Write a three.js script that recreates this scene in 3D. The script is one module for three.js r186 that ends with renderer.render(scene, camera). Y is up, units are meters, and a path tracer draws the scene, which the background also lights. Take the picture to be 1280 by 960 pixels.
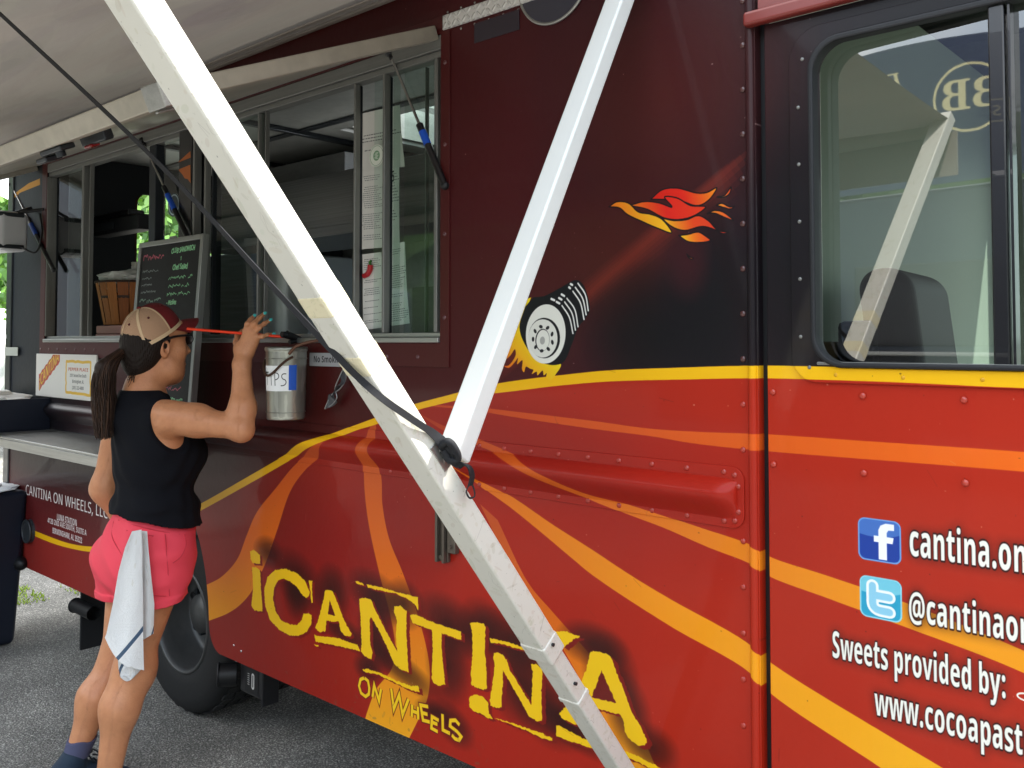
import * as THREE from 'three';
import { RoundedBoxGeometry } from 'three/addons/geometries/RoundedBoxGeometry.js';
import { mergeGeometries } from 'three/addons/utils/BufferGeometryUtils.js';

// ---------------------------------------------------------------- camera, sky, sun, exposure
const scene = new THREE.Scene();
const FOCAL = 1130, PITCH = THREE.MathUtils.degToRad(2), HEAD = Math.atan((1250 / FOCAL) * Math.cos(PITCH)), CY = 427 - FOCAL * Math.tan(PITCH);
const camera = new THREE.PerspectiveCamera(2 * Math.atan(480 / FOCAL) * 180 / Math.PI, 4 / 3, 0.05, 600);
const FW = new THREE.Vector3(-Math.cos(HEAD) * Math.cos(PITCH), Math.sin(PITCH), -Math.sin(HEAD) * Math.cos(PITCH));
const RT = new THREE.Vector3(Math.sin(HEAD), 0, -Math.cos(HEAD)), UP = new THREE.Vector3().crossVectors(RT, FW);
const EYE = new THREE.Vector3(0, 1.55, 1.8);
camera.position.copy(EYE);
camera.lookAt(EYE.clone().add(FW));
camera.setViewOffset(1280, 960, 0, 480 - CY, 1280, 960);

const SKY = 0.9, SUN = new THREE.Vector3(0.5, 1.0, -0.45).normalize();
// bright hazy summer sky: pale blue above, white at the horizon, drifting cumulus
{
  const W = 1024, H = 512, data = new Float32Array(W * H * 4);
  const h3 = (x, y, z) => { let n = (x * 374761393 + y * 668265263 + z * 1274126177) | 0; n = Math.imul(n ^ (n >>> 13), 1274126177); return ((n ^ (n >>> 16)) >>> 0) / 4294967296; };
  const sm3 = (t) => t * t * (3 - 2 * t), n3 = (x, y, z) => { const X = Math.floor(x), Y = Math.floor(y), Z = Math.floor(z), u = sm3(x - X), v = sm3(y - Y), w = sm3(z - Z); let s = 0; for (let c = 0; c < 8; c++) s += h3(X + (c & 1), Y + ((c >> 1) & 1), Z + (c >> 2)) * (c & 1 ? u : 1 - u) * (c & 2 ? v : 1 - v) * (c & 4 ? w : 1 - w); return s; };
  for (let j = 0; j < H; j++) for (let i = 0; i < W; i++) {
    const up = ((j + 0.5) / H - 0.5) * Math.PI, round = ((i + 0.5) / W - 0.5) * 2 * Math.PI, y = Math.sin(up), x = Math.cos(round) * Math.cos(up), z = Math.sin(round) * Math.cos(up);
    const k = Math.max(0, y), t = Math.pow(k, 0.55), base = [1.02 + (0.50 - 1.02) * t, 1.04 + (0.70 - 1.04) * t, 1.06 + (0.95 - 1.06) * t];
    const s = 2.2 / (k + 0.28), cx = x * s, cz = z * s; let d = 0, am = 0.5, f = 1; for (let o = 0; o < 5; o++) { d += am * n3(cx * f + 40, cz * f + 70, o * 7); am *= 0.5; f *= 2.05; }
    const cover = sm3(Math.min(1, Math.max(0, (d - 0.40) / 0.22))) * Math.min(1, k * 9), lit = 1.32 - 0.35 * Math.max(0, d - 0.5) * 2;
    const glow = 0.9 * Math.pow(Math.max(0, x * SUN.x + y * SUN.y + z * SUN.z), 24), o4 = (j * W + i) * 4, low = y < 0 ? Math.max(0.25, 1 + y * 6) : 1;
    for (let c = 0; c < 3; c++) data[o4 + c] = SKY * (base[c] * (1 - cover) + lit * cover * [1, 0.99, 0.97][c] + glow) * low;
    data[o4 + 3] = 1;
  }
  const t = new THREE.DataTexture(data, W, H, THREE.RGBAFormat, THREE.FloatType);
  t.mapping = THREE.EquirectangularReflectionMapping; t.magFilter = THREE.LinearFilter; t.needsUpdate = true;
  scene.background = t; scene.environment = t;
}
const sun = new THREE.DirectionalLight(new THREE.Color(1, 0.96, 0.88), 3.2);
sun.position.copy(SUN).multiplyScalar(30);
sun.castShadow = true;
sun.shadow.radius = 3;
sun.shadow.mapSize.set(2048, 2048);
Object.assign(sun.shadow.camera, { left: -14, right: 14, top: 14, bottom: -14, near: 1, far: 80 });
scene.add(sun, sun.target);

const renderer = new THREE.WebGLRenderer({ antialias: true });
renderer.shadowMap.enabled = true;
renderer.toneMapping = THREE.LinearToneMapping;
renderer.toneMappingExposure = 3.3;

// ---------------------------------------------------------------- helpers
const V = (x, y, z) => new THREE.Vector3(x, y, z);
let seed = 7;
const rnd = () => { seed = (seed * 1664525 + 1013904223) >>> 0; return seed / 4294967296; };
const rr = (a, b) => a + (b - a) * rnd();
// measured positions: the point where a line of sight of the survey photo meets a plane of the place
const ray = (x, y) => FW.clone().addScaledVector(RT, (x - 640) / FOCAL).addScaledVector(UP, (CY - y) / FOCAL);
const onZ = (x, y, z = 0) => { const d = ray(x, y); return EYE.clone().addScaledVector(d, (z - EYE.z) / d.z); };
const onX = (x, y, X) => { const d = ray(x, y); return EYE.clone().addScaledVector(d, (X - EYE.x) / d.x); };
const at = (x, y, depth) => EYE.clone().addScaledVector(ray(x, y), depth);
const S = (x, y) => { const p = onZ(x, y, 0); return [p.x, p.y]; };

const used = new Map();
const numbered = (n) => { const k = used.get(n) ?? 0; used.set(n, k + 1); return k ? `${n}_${String(k).padStart(3, '0')}` : n; };
function shadows(o) { o.castShadow = true; o.receiveShadow = true; return o; }
function thing(name, label, category, [x, y, z] = [0, 0, 0], group) {
  const o = new THREE.Group(); o.name = numbered(name); o.position.set(x, y, z); o.org = V(x, y, z);
  o.userData = { label, category }; if (group) o.userData.group = group;
  scene.add(o); return o;
}
// a part whose geometry is written in the place's own metres
function part(parent, name, geo, m, label) {
  const org = parent.org ?? V(0, 0, 0);
  geo.translate(-org.x, -org.y, -org.z);
  const o = shadows(new THREE.Mesh(geo, m)); o.name = name; o.org = org; parent.add(o);
  if (label) o.userData.label = label;
  return o;
}
// a part with a geometry shared between alike pieces
function piece(parent, name, geo, m, p, rot) {
  const org = parent.org ?? V(0, 0, 0), o = shadows(new THREE.Mesh(geo, m));
  o.name = name; o.org = org; o.position.set(p.x - org.x, p.y - org.y, p.z - org.z); if (rot) o.rotation.set(...rot);
  parent.add(o); return o;
}
function solo(name, geo, m, label, category, group) {
  const o = shadows(new THREE.Mesh(geo, m)); o.name = numbered(name); o.userData = { label, category }; if (group) o.userData.group = group;
  scene.add(o); return o;
}
function struct(name, geo, m) { const o = shadows(new THREE.Mesh(geo, m)); o.name = numbered(name); o.userData.kind = 'structure'; scene.add(o); return o; }

const flat = (g) => { const n = g.index ? g.toNonIndexed() : g; for (const k of Object.keys(n.attributes)) if (!['position', 'normal', 'uv'].includes(k)) n.deleteAttribute(k); return n; };
const join = (list) => mergeGeometries(list.map(flat));
const boxG = (x0, x1, y0, y1, z0, z1, r = 0.004) => {
  const w = Math.abs(x1 - x0), h = Math.abs(y1 - y0), d = Math.abs(z1 - z0), k = Math.min(r, w / 2.2, h / 2.2, d / 2.2);
  const g = k > 0.0004 ? new RoundedBoxGeometry(w, h, d, 1, k) : new THREE.BoxGeometry(w, h, d);
  return g.translate((x0 + x1) / 2, (y0 + y1) / 2, (z0 + z1) / 2);
};
// a rounded bar of section w x d between two points; side is the direction its d faces
function barG(a, b, w, d, r = 0.003, side = V(0, 0, 1)) {
  const y = b.clone().sub(a), L = y.length(); y.normalize();
  const x = V(0, 0, 0).crossVectors(y, side).normalize(), z = V(0, 0, 0).crossVectors(x, y);
  const g = r > 0 ? new RoundedBoxGeometry(w, L, d, 2, Math.min(r, w / 2.1, d / 2.1)) : new THREE.BoxGeometry(w, L, d);
  return g.applyMatrix4(new THREE.Matrix4().makeBasis(x, y, z).setPosition(a.clone().add(b).multiplyScalar(0.5)));
}
function rodG(a, b, r0, r1 = r0, n = 14) {
  const y = b.clone().sub(a), L = y.length();
  return new THREE.CylinderGeometry(r1, r0, L, n).applyQuaternion(new THREE.Quaternion().setFromUnitVectors(V(0, 1, 0), y.normalize())).translate((a.x + b.x) / 2, (a.y + b.y) / 2, (a.z + b.z) / 2);
}
const tubeG = (pts, r, n = 40, k = 8) => new THREE.TubeGeometry(new THREE.CatmullRomCurve3(pts), n, r, k);
// uv laid flat over the side of a thing, in its own rectangle of metres
function sideUV(g, x0, y0, w, h) {
  const p = g.attributes.position, uv = new Float32Array(p.count * 2);
  for (let i = 0; i < p.count; i++) { uv[2 * i] = (p.getX(i) - x0) / w; uv[2 * i + 1] = (p.getY(i) - y0) / h; }
  g.setAttribute('uv', new THREE.BufferAttribute(uv, 2)); return g;
}
// uv in metres from the side each face looks to
function boxUV(g, s = 1) {
  g = g.index ? g.toNonIndexed() : g; const p = g.attributes.position, n = g.attributes.normal, uv = new Float32Array(p.count * 2);
  for (let i = 0; i < p.count; i++) {
    const ax = Math.abs(n.getX(i)), ay = Math.abs(n.getY(i)), az = Math.abs(n.getZ(i));
    const [u, v] = ay >= ax && ay >= az ? [p.getX(i), p.getZ(i)] : ax >= az ? [p.getZ(i), p.getY(i)] : [p.getX(i), p.getY(i)];
    uv[2 * i] = u * s; uv[2 * i + 1] = v * s;
  }
  g.setAttribute('uv', new THREE.BufferAttribute(uv, 2)); return g;
}
function extr(shape, depth, bevel = 0, z = 0, curve = 12) {
  const g = new THREE.ExtrudeGeometry(shape, { depth: Math.max(depth - 2 * bevel, 1e-4), bevelEnabled: bevel > 0, bevelSize: bevel, bevelThickness: bevel, bevelOffset: -bevel, bevelSegments: 2, curveSegments: curve });
  return g.translate(0, 0, z + bevel);
}
function rrect(x0, y0, x1, y1, r, into = new THREE.Shape()) {
  const [a, b, c, d] = Array.isArray(r) ? r : [r, r, r, r];  // corners: lower left, lower right, upper right, upper left
  into.moveTo(x0 + a, y0); into.lineTo(x1 - b, y0); if (b) into.absarc(x1 - b, y0 + b, b, -Math.PI / 2, 0);
  into.lineTo(x1, y1 - c); if (c) into.absarc(x1 - c, y1 - c, c, 0, Math.PI / 2);
  into.lineTo(x0 + d, y1); if (d) into.absarc(x0 + d, y1 - d, d, Math.PI / 2, Math.PI);
  into.lineTo(x0, y0 + a); if (a) into.absarc(x0 + a, y0 + a, a, Math.PI, 1.5 * Math.PI);
  return into;
}
// noise
const hash = (x, y, z) => { let n = (x * 374761393 + y * 668265263 + z * 1274126177) | 0; n = Math.imul(n ^ (n >>> 13), 1274126177); return ((n ^ (n >>> 16)) >>> 0) / 4294967296; };
const sm = (t) => t * t * (3 - 2 * t);
function vnoise(x, y, z = 0) {
  const X = Math.floor(x), Y = Math.floor(y), Z = Math.floor(z), u = sm(x - X), v = sm(y - Y), w = sm(z - Z), L = (a, b, t) => a + (b - a) * t;
  const q = (k) => L(L(hash(X, Y, Z + k), hash(X + 1, Y, Z + k), u), L(hash(X, Y + 1, Z + k), hash(X + 1, Y + 1, Z + k), u), v);
  return w ? L(q(0), q(1), w) : q(0);
}
// tiling noise of period n cells
function tnoise(x, y, n, k) {
  const X = Math.floor(x), Y = Math.floor(y), u = sm(x - X), v = sm(y - Y), m = (a) => ((a % n) + n) % n;
  const a = hash(m(X), m(Y), k), b = hash(m(X + 1), m(Y), k), c = hash(m(X), m(Y + 1), k), d = hash(m(X + 1), m(Y + 1), k);
  return a + (b - a) * u + (c - a) * v + (a - b - c + d) * u * v;
}
const fbm = (x, y, n, k, o = 4) => { let s = 0, a = 0.5, t = 0; for (let i = 0; i < o; i++) { s += a * tnoise(x * n, y * n, n, k + i); t += a; a *= 0.5; n *= 2; } return s / t; };
function dataTex(N, fn, srgb = true, rep = 1) {
  const d = new Uint8Array(N * N * 4);
  for (let j = 0; j < N; j++) for (let i = 0; i < N; i++) { const c = fn((i + 0.5) / N, (j + 0.5) / N), o = (j * N + i) * 4; for (let k = 0; k < 3; k++) d[o + k] = Math.max(0, Math.min(255, c[k] * 255)); d[o + 3] = 255; }
  const t = new THREE.DataTexture(d, N, N); t.wrapS = t.wrapT = THREE.RepeatWrapping; t.magFilter = THREE.LinearFilter; t.minFilter = THREE.LinearMipmapLinearFilter; t.generateMipmaps = true;
  if (srgb) t.colorSpace = THREE.SRGBColorSpace; t.repeat.set(rep, rep); t.needsUpdate = true; return t;
}
function canvasTex(w, h, draw, srgb = true) {
  const c = document.createElement('canvas'); c.width = w; c.height = h; draw(c.getContext('2d'), w, h);
  const t = new THREE.CanvasTexture(c); if (srgb) t.colorSpace = THREE.SRGBColorSpace; t.anisotropy = 8; return t;
}
const std = (color, o = {}) => new THREE.MeshStandardMaterial({ color, roughness: 0.6, ...o });
const phys = (color, o = {}) => new THREE.MeshPhysicalMaterial({ color, roughness: 0.5, ...o });

// ---------------------------------------------------------------- shared materials
const grime = dataTex(512, (u, v) => { const a = fbm(u, v, 4, 11, 5), b = fbm(u, v, 40, 31, 3); const k = 0.82 + 0.14 * a + 0.1 * b; return [k, k * 0.99, k * 0.97]; });
const fineBump = dataTex(512, (u, v) => { const k = 0.5 * fbm(u, v, 6, 5, 3) + 0.5 * fbm(u, v, 64, 9, 3); return [k, k, k]; }, false);
const scuff = canvasTex(1024, 1024, (c, w, h) => {
  c.fillStyle = '#f6f5f0'; c.fillRect(0, 0, w, h);
  for (let i = 0; i < 900; i++) { c.fillStyle = `rgba(${120 + rr(0, 60) | 0},${115 + rr(0, 50) | 0},95,${rr(0.03, 0.12)})`; c.beginPath(); c.ellipse(rr(0, w), rr(0, h), rr(2, 26), rr(1, 9), rr(0, 3), 0, 7); c.fill(); }
  for (let i = 0; i < 150; i++) { c.strokeStyle = `rgba(70,66,60,${rr(0.06, 0.4)})`; c.lineWidth = rr(0.6, 2); c.beginPath(); let x = rr(0, w), y = rr(0, h); c.moveTo(x, y); for (let k = 0; k < 3; k++) c.lineTo(x += rr(-22, 22), y += rr(-34, 34)); c.stroke(); }
  for (let i = 0; i < 260; i++) { c.fillStyle = `rgba(60,56,50,${rr(0.2, 0.6)})`; c.fillRect(rr(0, w), rr(0, h), rr(1, 3), rr(1, 4)); }
});
scuff.wrapS = scuff.wrapT = THREE.RepeatWrapping;
const brushed = dataTex(256, (u, v) => { const k = 0.8 + 0.2 * tnoise(u * 3, v * 256, 256, 3); return [k, k, k]; }, true);
const M = {
  alu: phys(0xb9bcbc, { metalness: 0.85, roughness: 0.36, map: grime }),
  aluDull: phys(0x8f9190, { metalness: 0.6, roughness: 0.5, map: grime }),
  darkAlu: phys(0x3b3f44, { metalness: 0.7, roughness: 0.42 }),
  beige: phys(0xb4b0a6, { metalness: 0.25, roughness: 0.5, map: grime }),
  steel: phys(0xa2a4a4, { metalness: 0.9, roughness: 0.3, map: brushed }),
  chrome: phys(0xdcdcdc, { metalness: 1, roughness: 0.12 }),
  rubber: phys(0x15161a, { roughness: 0.62 }),
  black: phys(0x101114, { roughness: 0.5 }),
  blackGloss: phys(0x141418, { roughness: 0.28, clearcoat: 0.5 }),
  white: phys(0xdddcd6, { roughness: 0.38, map: scuff, clearcoat: 0.25, clearcoatRoughness: 0.3 }),
  glass: phys(0xe4efea, { transmission: 1, thickness: 0, ior: 1.52, roughness: 0.02 }),
  tint: phys(0x9fb0a6, { transmission: 1, thickness: 0, ior: 2.3, roughness: 0.015 }),
  darkWall: phys(0x2a2c30, { roughness: 0.7 }),
  greyWall: phys(0x6d6f70, { roughness: 0.55, metalness: 0.3, map: grime }),
  navy: phys(0x10182a, { roughness: 0.55 }),
};
// ---------------------------------------------------------------- the printed side of the truck
// everything is drawn in metres on the side, x along the truck, y up
const poly = (c, pts, fill) => { c.beginPath(); pts.forEach((p, i) => (i ? c.lineTo(...p) : c.moveTo(...p))); c.closePath(); if (fill) { c.fillStyle = fill; c.fill(); } };
const spline = (list, n = 14) => new THREE.CatmullRomCurve3(list.map(([x, y]) => V(x, y, 0)), false, 'centripetal').getPoints(list.length * n).map((p) => [p.x, p.y]);
const sight = (list) => list.map(([x, y]) => S(x, y));
const from = (x0, y0, k) => (list) => list.map(([x, y]) => S(x0 + x / k, y0 + y / k));
const band = (a, b) => [...spline(sight(a)), ...spline(sight(b)).reverse()];
function ragged(pts, amp = 0.0016, step = 0.005) {
  const out = [];
  pts.forEach((p, i) => {
    const q = pts[(i + 1) % pts.length], L = Math.hypot(q[0] - p[0], q[1] - p[1]), n = Math.max(1, Math.round(L / step));
    for (let k = 0; k < n; k++) out.push([p[0] + (q[0] - p[0]) * k / n + rr(-amp, amp), p[1] + (q[1] - p[1]) * k / n + rr(-amp, amp)]);
  });
  return out;
}
const STRIPE = {
  top: [[-60, 598], [-20, 625], [22, 653], [60, 670], [90, 680], [118, 683], [145, 678], [190, 660], [250, 630], [320, 590], [382, 555], [405, 546], [445, 531], [475, 520], [515, 506], [560, 494], [602, 483], [650, 475], [700, 469], [760, 463], [850, 459.5], [948, 457], [1100, 459.5], [1280, 462], [1420, 464]],
  low: [[-60, 603], [-20, 630], [22, 659], [60, 677], [90, 686], [118, 690], [148, 686], [192, 669], [250, 639], [320, 600], [382, 565], [405, 555], [445, 538.5], [475, 529], [515, 514.5], [560, 503], [602, 494], [650, 488], [700, 482], [760, 477], [850, 474.5], [948, 473], [1100, 477], [1280, 485], [1420, 489]],
};
const BANDS = [
  [[[463, 531], [456, 562], [455, 600], [460, 650], [475, 720], [488, 770], [494, 810], [490, 835], [470, 862], [459, 890], [452, 915]], [[470, 531], [471, 560], [477, 600], [478, 630], [486, 672], [505, 720], [527, 785], [537, 835], [535, 870], [524, 897], [508, 930]]],
  [[[412, 551], [387, 566], [366, 584], [345, 610], [320, 642], [308, 670], [297, 698], [278, 720], [258, 731], [230, 742]], [[416, 551], [400, 572], [382, 587], [363, 614], [346, 664], [331, 706], [314, 740], [299, 757], [284, 767], [261, 776], [230, 786]]],
  [[[520, 515], [552, 531], [582, 542], [640, 566], [685, 590], [735, 616], [785, 630], [835, 646], [880, 661], [938, 681], [962, 696], [1031, 719], [1127, 752], [1280, 814], [1400, 872]], [[524, 518], [552, 537], [582, 550], [640, 575], [690, 602], [740, 625], [785, 643], [830, 660], [885, 684], [938, 705], [962, 721], [1031, 747], [1120, 780], [1280, 842], [1400, 906]]],
  [[[540, 506], [595, 509], [640, 514], [740, 526], [815, 536], [890, 540.5], [951, 542.5], [1090, 552], [1210, 560], [1280, 565], [1400, 575]], [[540, 508], [595, 513.5], [640, 521], [740, 536], [815, 545.5], [865, 554], [951, 563.5], [1030, 570], [1120, 577], [1280, 590], [1400, 602]]],
  [[[566, 570], [592, 595], [640, 621], [690, 655], [740, 687], [790, 720], [840, 750], [932, 802], [965, 830], [1120, 926], [1177, 960], [1320, 1050]], [[568, 574], [592, 600], [640, 636], [677, 666], [715, 698], [742, 720], [840, 784], [932, 837], [965, 869], [1100, 960], [1260, 1068]]],
  [[[600, 630], [640, 712], [672, 762], [704, 812], [735, 870], [755, 920], [775, 985]], [[622, 650], [660, 728], [690, 764], [720, 798], [742, 824], [776, 872], [802, 918], [828, 980]]],
];
function airbrush(c, x, y, rx, ry, col, a, turn = 0) {
  c.save(); c.translate(...S(x, y)); c.rotate(turn); c.scale(rx, ry);
  const g = c.createRadialGradient(0, 0, 0, 0, 0, 1); g.addColorStop(0, `rgba(${col},${a})`); g.addColorStop(0.45, `rgba(${col},${a * 0.72})`); g.addColorStop(1, `rgba(${col},0)`);
  c.fillStyle = g; c.beginPath(); c.arc(0, 0, 1, 0, 7); c.fill(); c.restore();
}
function words(c, str, x, y, height, width, { font = 'bold 100px sans-serif', fill = '#f1efe4', glow, slant = 0 } = {}) {
  c.save(); c.translate(x, y); c.transform(1, 0, slant, 1, 0, 0); c.font = font; const m = c.measureText(str).width; c.scale(width / m, -height / 73);
  if (glow) { c.shadowColor = glow; c.shadowBlur = 16; c.fillStyle = glow; c.lineWidth = 9; c.strokeStyle = glow; c.lineJoin = 'round'; c.strokeText(str, 0, 0); c.shadowBlur = 0; }
  c.fillStyle = fill; c.fillText(str, 0, 0); c.restore();
}
const A1 = from(300, 670, 6), A2 = from(420, 700, 5.333), A3 = from(570, 760, 6), A4 = from(660, 780, 5.333), A5 = from(430, 820, 8), A6 = from(600, 330, 6), A8 = from(740, 210, 6.4);
const GLYPHS = [
  A1([[75, 115], [105, 105], [150, 140], [152, 210], [95, 205], [80, 170]]), A1([[90, 235], [120, 235], [150, 255], [158, 400], [170, 565], [110, 560], [85, 520], [98, 400]]),
  A1([[495, 465], [515, 455], [522, 420], [490, 340], [430, 280], [340, 245], [260, 255], [205, 310], [182, 400], [188, 520], [225, 630], [290, 700], [370, 745], [440, 750], [500, 720], [535, 660], [538, 595], [515, 582], [475, 580], [465, 630], [430, 665], [380, 665], [310, 635], [265, 560], [248, 470], [255, 390], [285, 335], [330, 318], [380, 345], [430, 385], [460, 435]]),
  A1([[515, 335], [545, 335], [540, 380], [545, 500], [535, 500], [528, 420]]),
  A1([[640, 405], [695, 412], [720, 470], [765, 590], [800, 670], [838, 735], [830, 755], [780, 745], [755, 710], [740, 640], [700, 645], [650, 632], [640, 715], [600, 722], [562, 690], [590, 620], [625, 480]]),
  A1([[555, 740], [620, 755], [720, 760], [880, 815], [905, 865], [760, 830], [570, 795]]), A1([[555, 812], [592, 818], [588, 832], [562, 822]]),
  A2([[155, 258], [165, 400], [170, 560], [165, 610], [190, 640], [235, 662], [245, 620], [228, 560], [225, 400], [235, 380], [280, 460], [340, 580], [385, 690], [430, 730], [485, 748], [478, 640], [470, 480], [472, 340], [430, 305], [390, 310], [385, 340], [405, 400], [400, 540], [408, 610], [370, 545], [310, 430], [255, 320], [235, 265], [200, 250]]),
  A2([[205, 160], [330, 190], [430, 220], [545, 248], [548, 335], [520, 290], [470, 255], [400, 225], [300, 205], [215, 185]]), A2([[130, 140], [180, 152], [185, 168], [135, 158]]),
  A2([[175, 730], [210, 725], [300, 755], [400, 805], [500, 840], [550, 840], [560, 885], [480, 860], [380, 810], [280, 765], [190, 745]]),
  A2([[495, 370], [530, 362], [620, 405], [720, 440], [835, 475], [835, 532], [780, 515], [705, 490], [702, 560], [712, 680], [728, 830], [690, 840], [655, 825], [638, 790], [645, 600], [640, 470], [580, 445], [510, 420]]),
  A3([[105, 115], [140, 105], [210, 118], [222, 150], [215, 300], [228, 450], [232, 600], [205, 615], [150, 595], [115, 575], [112, 480], [125, 330], [120, 180]]),
  A3([[100, 665], [150, 648], [200, 665], [240, 710], [245, 790], [278, 830], [240, 828], [180, 790], [130, 775], [100, 740]]),
  A3([[285, 340], [310, 332], [350, 350], [380, 390], [400, 460], [480, 590], [565, 725], [570, 600], [575, 480], [560, 420], [600, 420], [650, 455], [640, 600], [645, 845], [610, 850], [545, 810], [520, 760], [440, 620], [365, 490], [350, 460], [352, 560], [340, 740], [320, 755], [260, 735], [252, 700], [275, 560], [290, 440], [280, 370]]),
  A3([[250, 225], [330, 240], [450, 275], [640, 332], [630, 342], [440, 300], [340, 268], [260, 258]]), A3([[285, 825], [400, 855], [500, 890], [650, 940], [690, 958], [620, 950], [480, 900], [350, 850]]),
  A4([[0, 705], [80, 730], [165, 760], [165, 778], [100, 765], [0, 718]]),
  A4([[410, 190], [435, 178], [530, 200], [565, 240], [585, 310], [640, 440], [690, 590], [745, 670], [795, 780], [780, 810], [730, 812], [680, 770], [645, 720], [640, 650], [620, 605], [550, 590], [470, 565], [430, 560], [380, 640], [355, 672], [310, 672], [225, 630], [207, 600], [230, 570], [290, 500], [350, 400], [385, 310], [405, 230]]),
  A4([[150, 60], [175, 48], [260, 50], [350, 85], [300, 105], [240, 160], [190, 120]]), A4([[185, 675], [215, 680], [280, 715], [360, 760], [470, 790], [700, 865], [900, 965], [860, 985], [690, 900], [480, 850], [340, 800], [190, 750]]),
];
const HOLES = [[A1([[672, 480], [660, 585], [715, 600]]), '#5d1512'], [A4([[490, 310], [585, 525], [520, 510], [440, 490], [425, 485], [450, 420]]), '#6d1813']];
const SCRIPT = [
  [[200, 220], [165, 235], [150, 300], [170, 370], [215, 405], [248, 380], [253, 320], [240, 250], [205, 220]], [[285, 412], [302, 290], [350, 448], [370, 330]], [[472, 325], [498, 530], [552, 388], [585, 590], [645, 432]],
  [[683, 487], [677, 608]], [[738, 508], [742, 635]], [[682, 548], [738, 572]], [[842, 508], [765, 490], [790, 642], [858, 660]], [[778, 566], [836, 584]], [[948, 645], [880, 605], [874, 722], [938, 757]], [[880, 662], [934, 684]],
  [[985, 580], [988, 740], [1060, 775]], [[1155, 690], [1115, 642], [1065, 645], [1060, 700], [1130, 755], [1172, 805], [1150, 842], [1110, 828], [1078, 790]],
];
function flame(c, pts, cols) { const q = spline([...pts, pts[0]], 8); let y0 = 9, y1 = -9, x0 = 9, x1 = -9; for (const [x, y] of q) { x0 = Math.min(x0, x); x1 = Math.max(x1, x); y0 = Math.min(y0, y); y1 = Math.max(y1, y); } const g = c.createLinearGradient(x0, y0, x1, y1); cols.forEach((k, i) => g.addColorStop(i / (cols.length - 1), k)); poly(c, q, g); c.lineWidth = 0.003; c.strokeStyle = '#151013'; c.lineJoin = 'round'; c.stroke(); }
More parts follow.
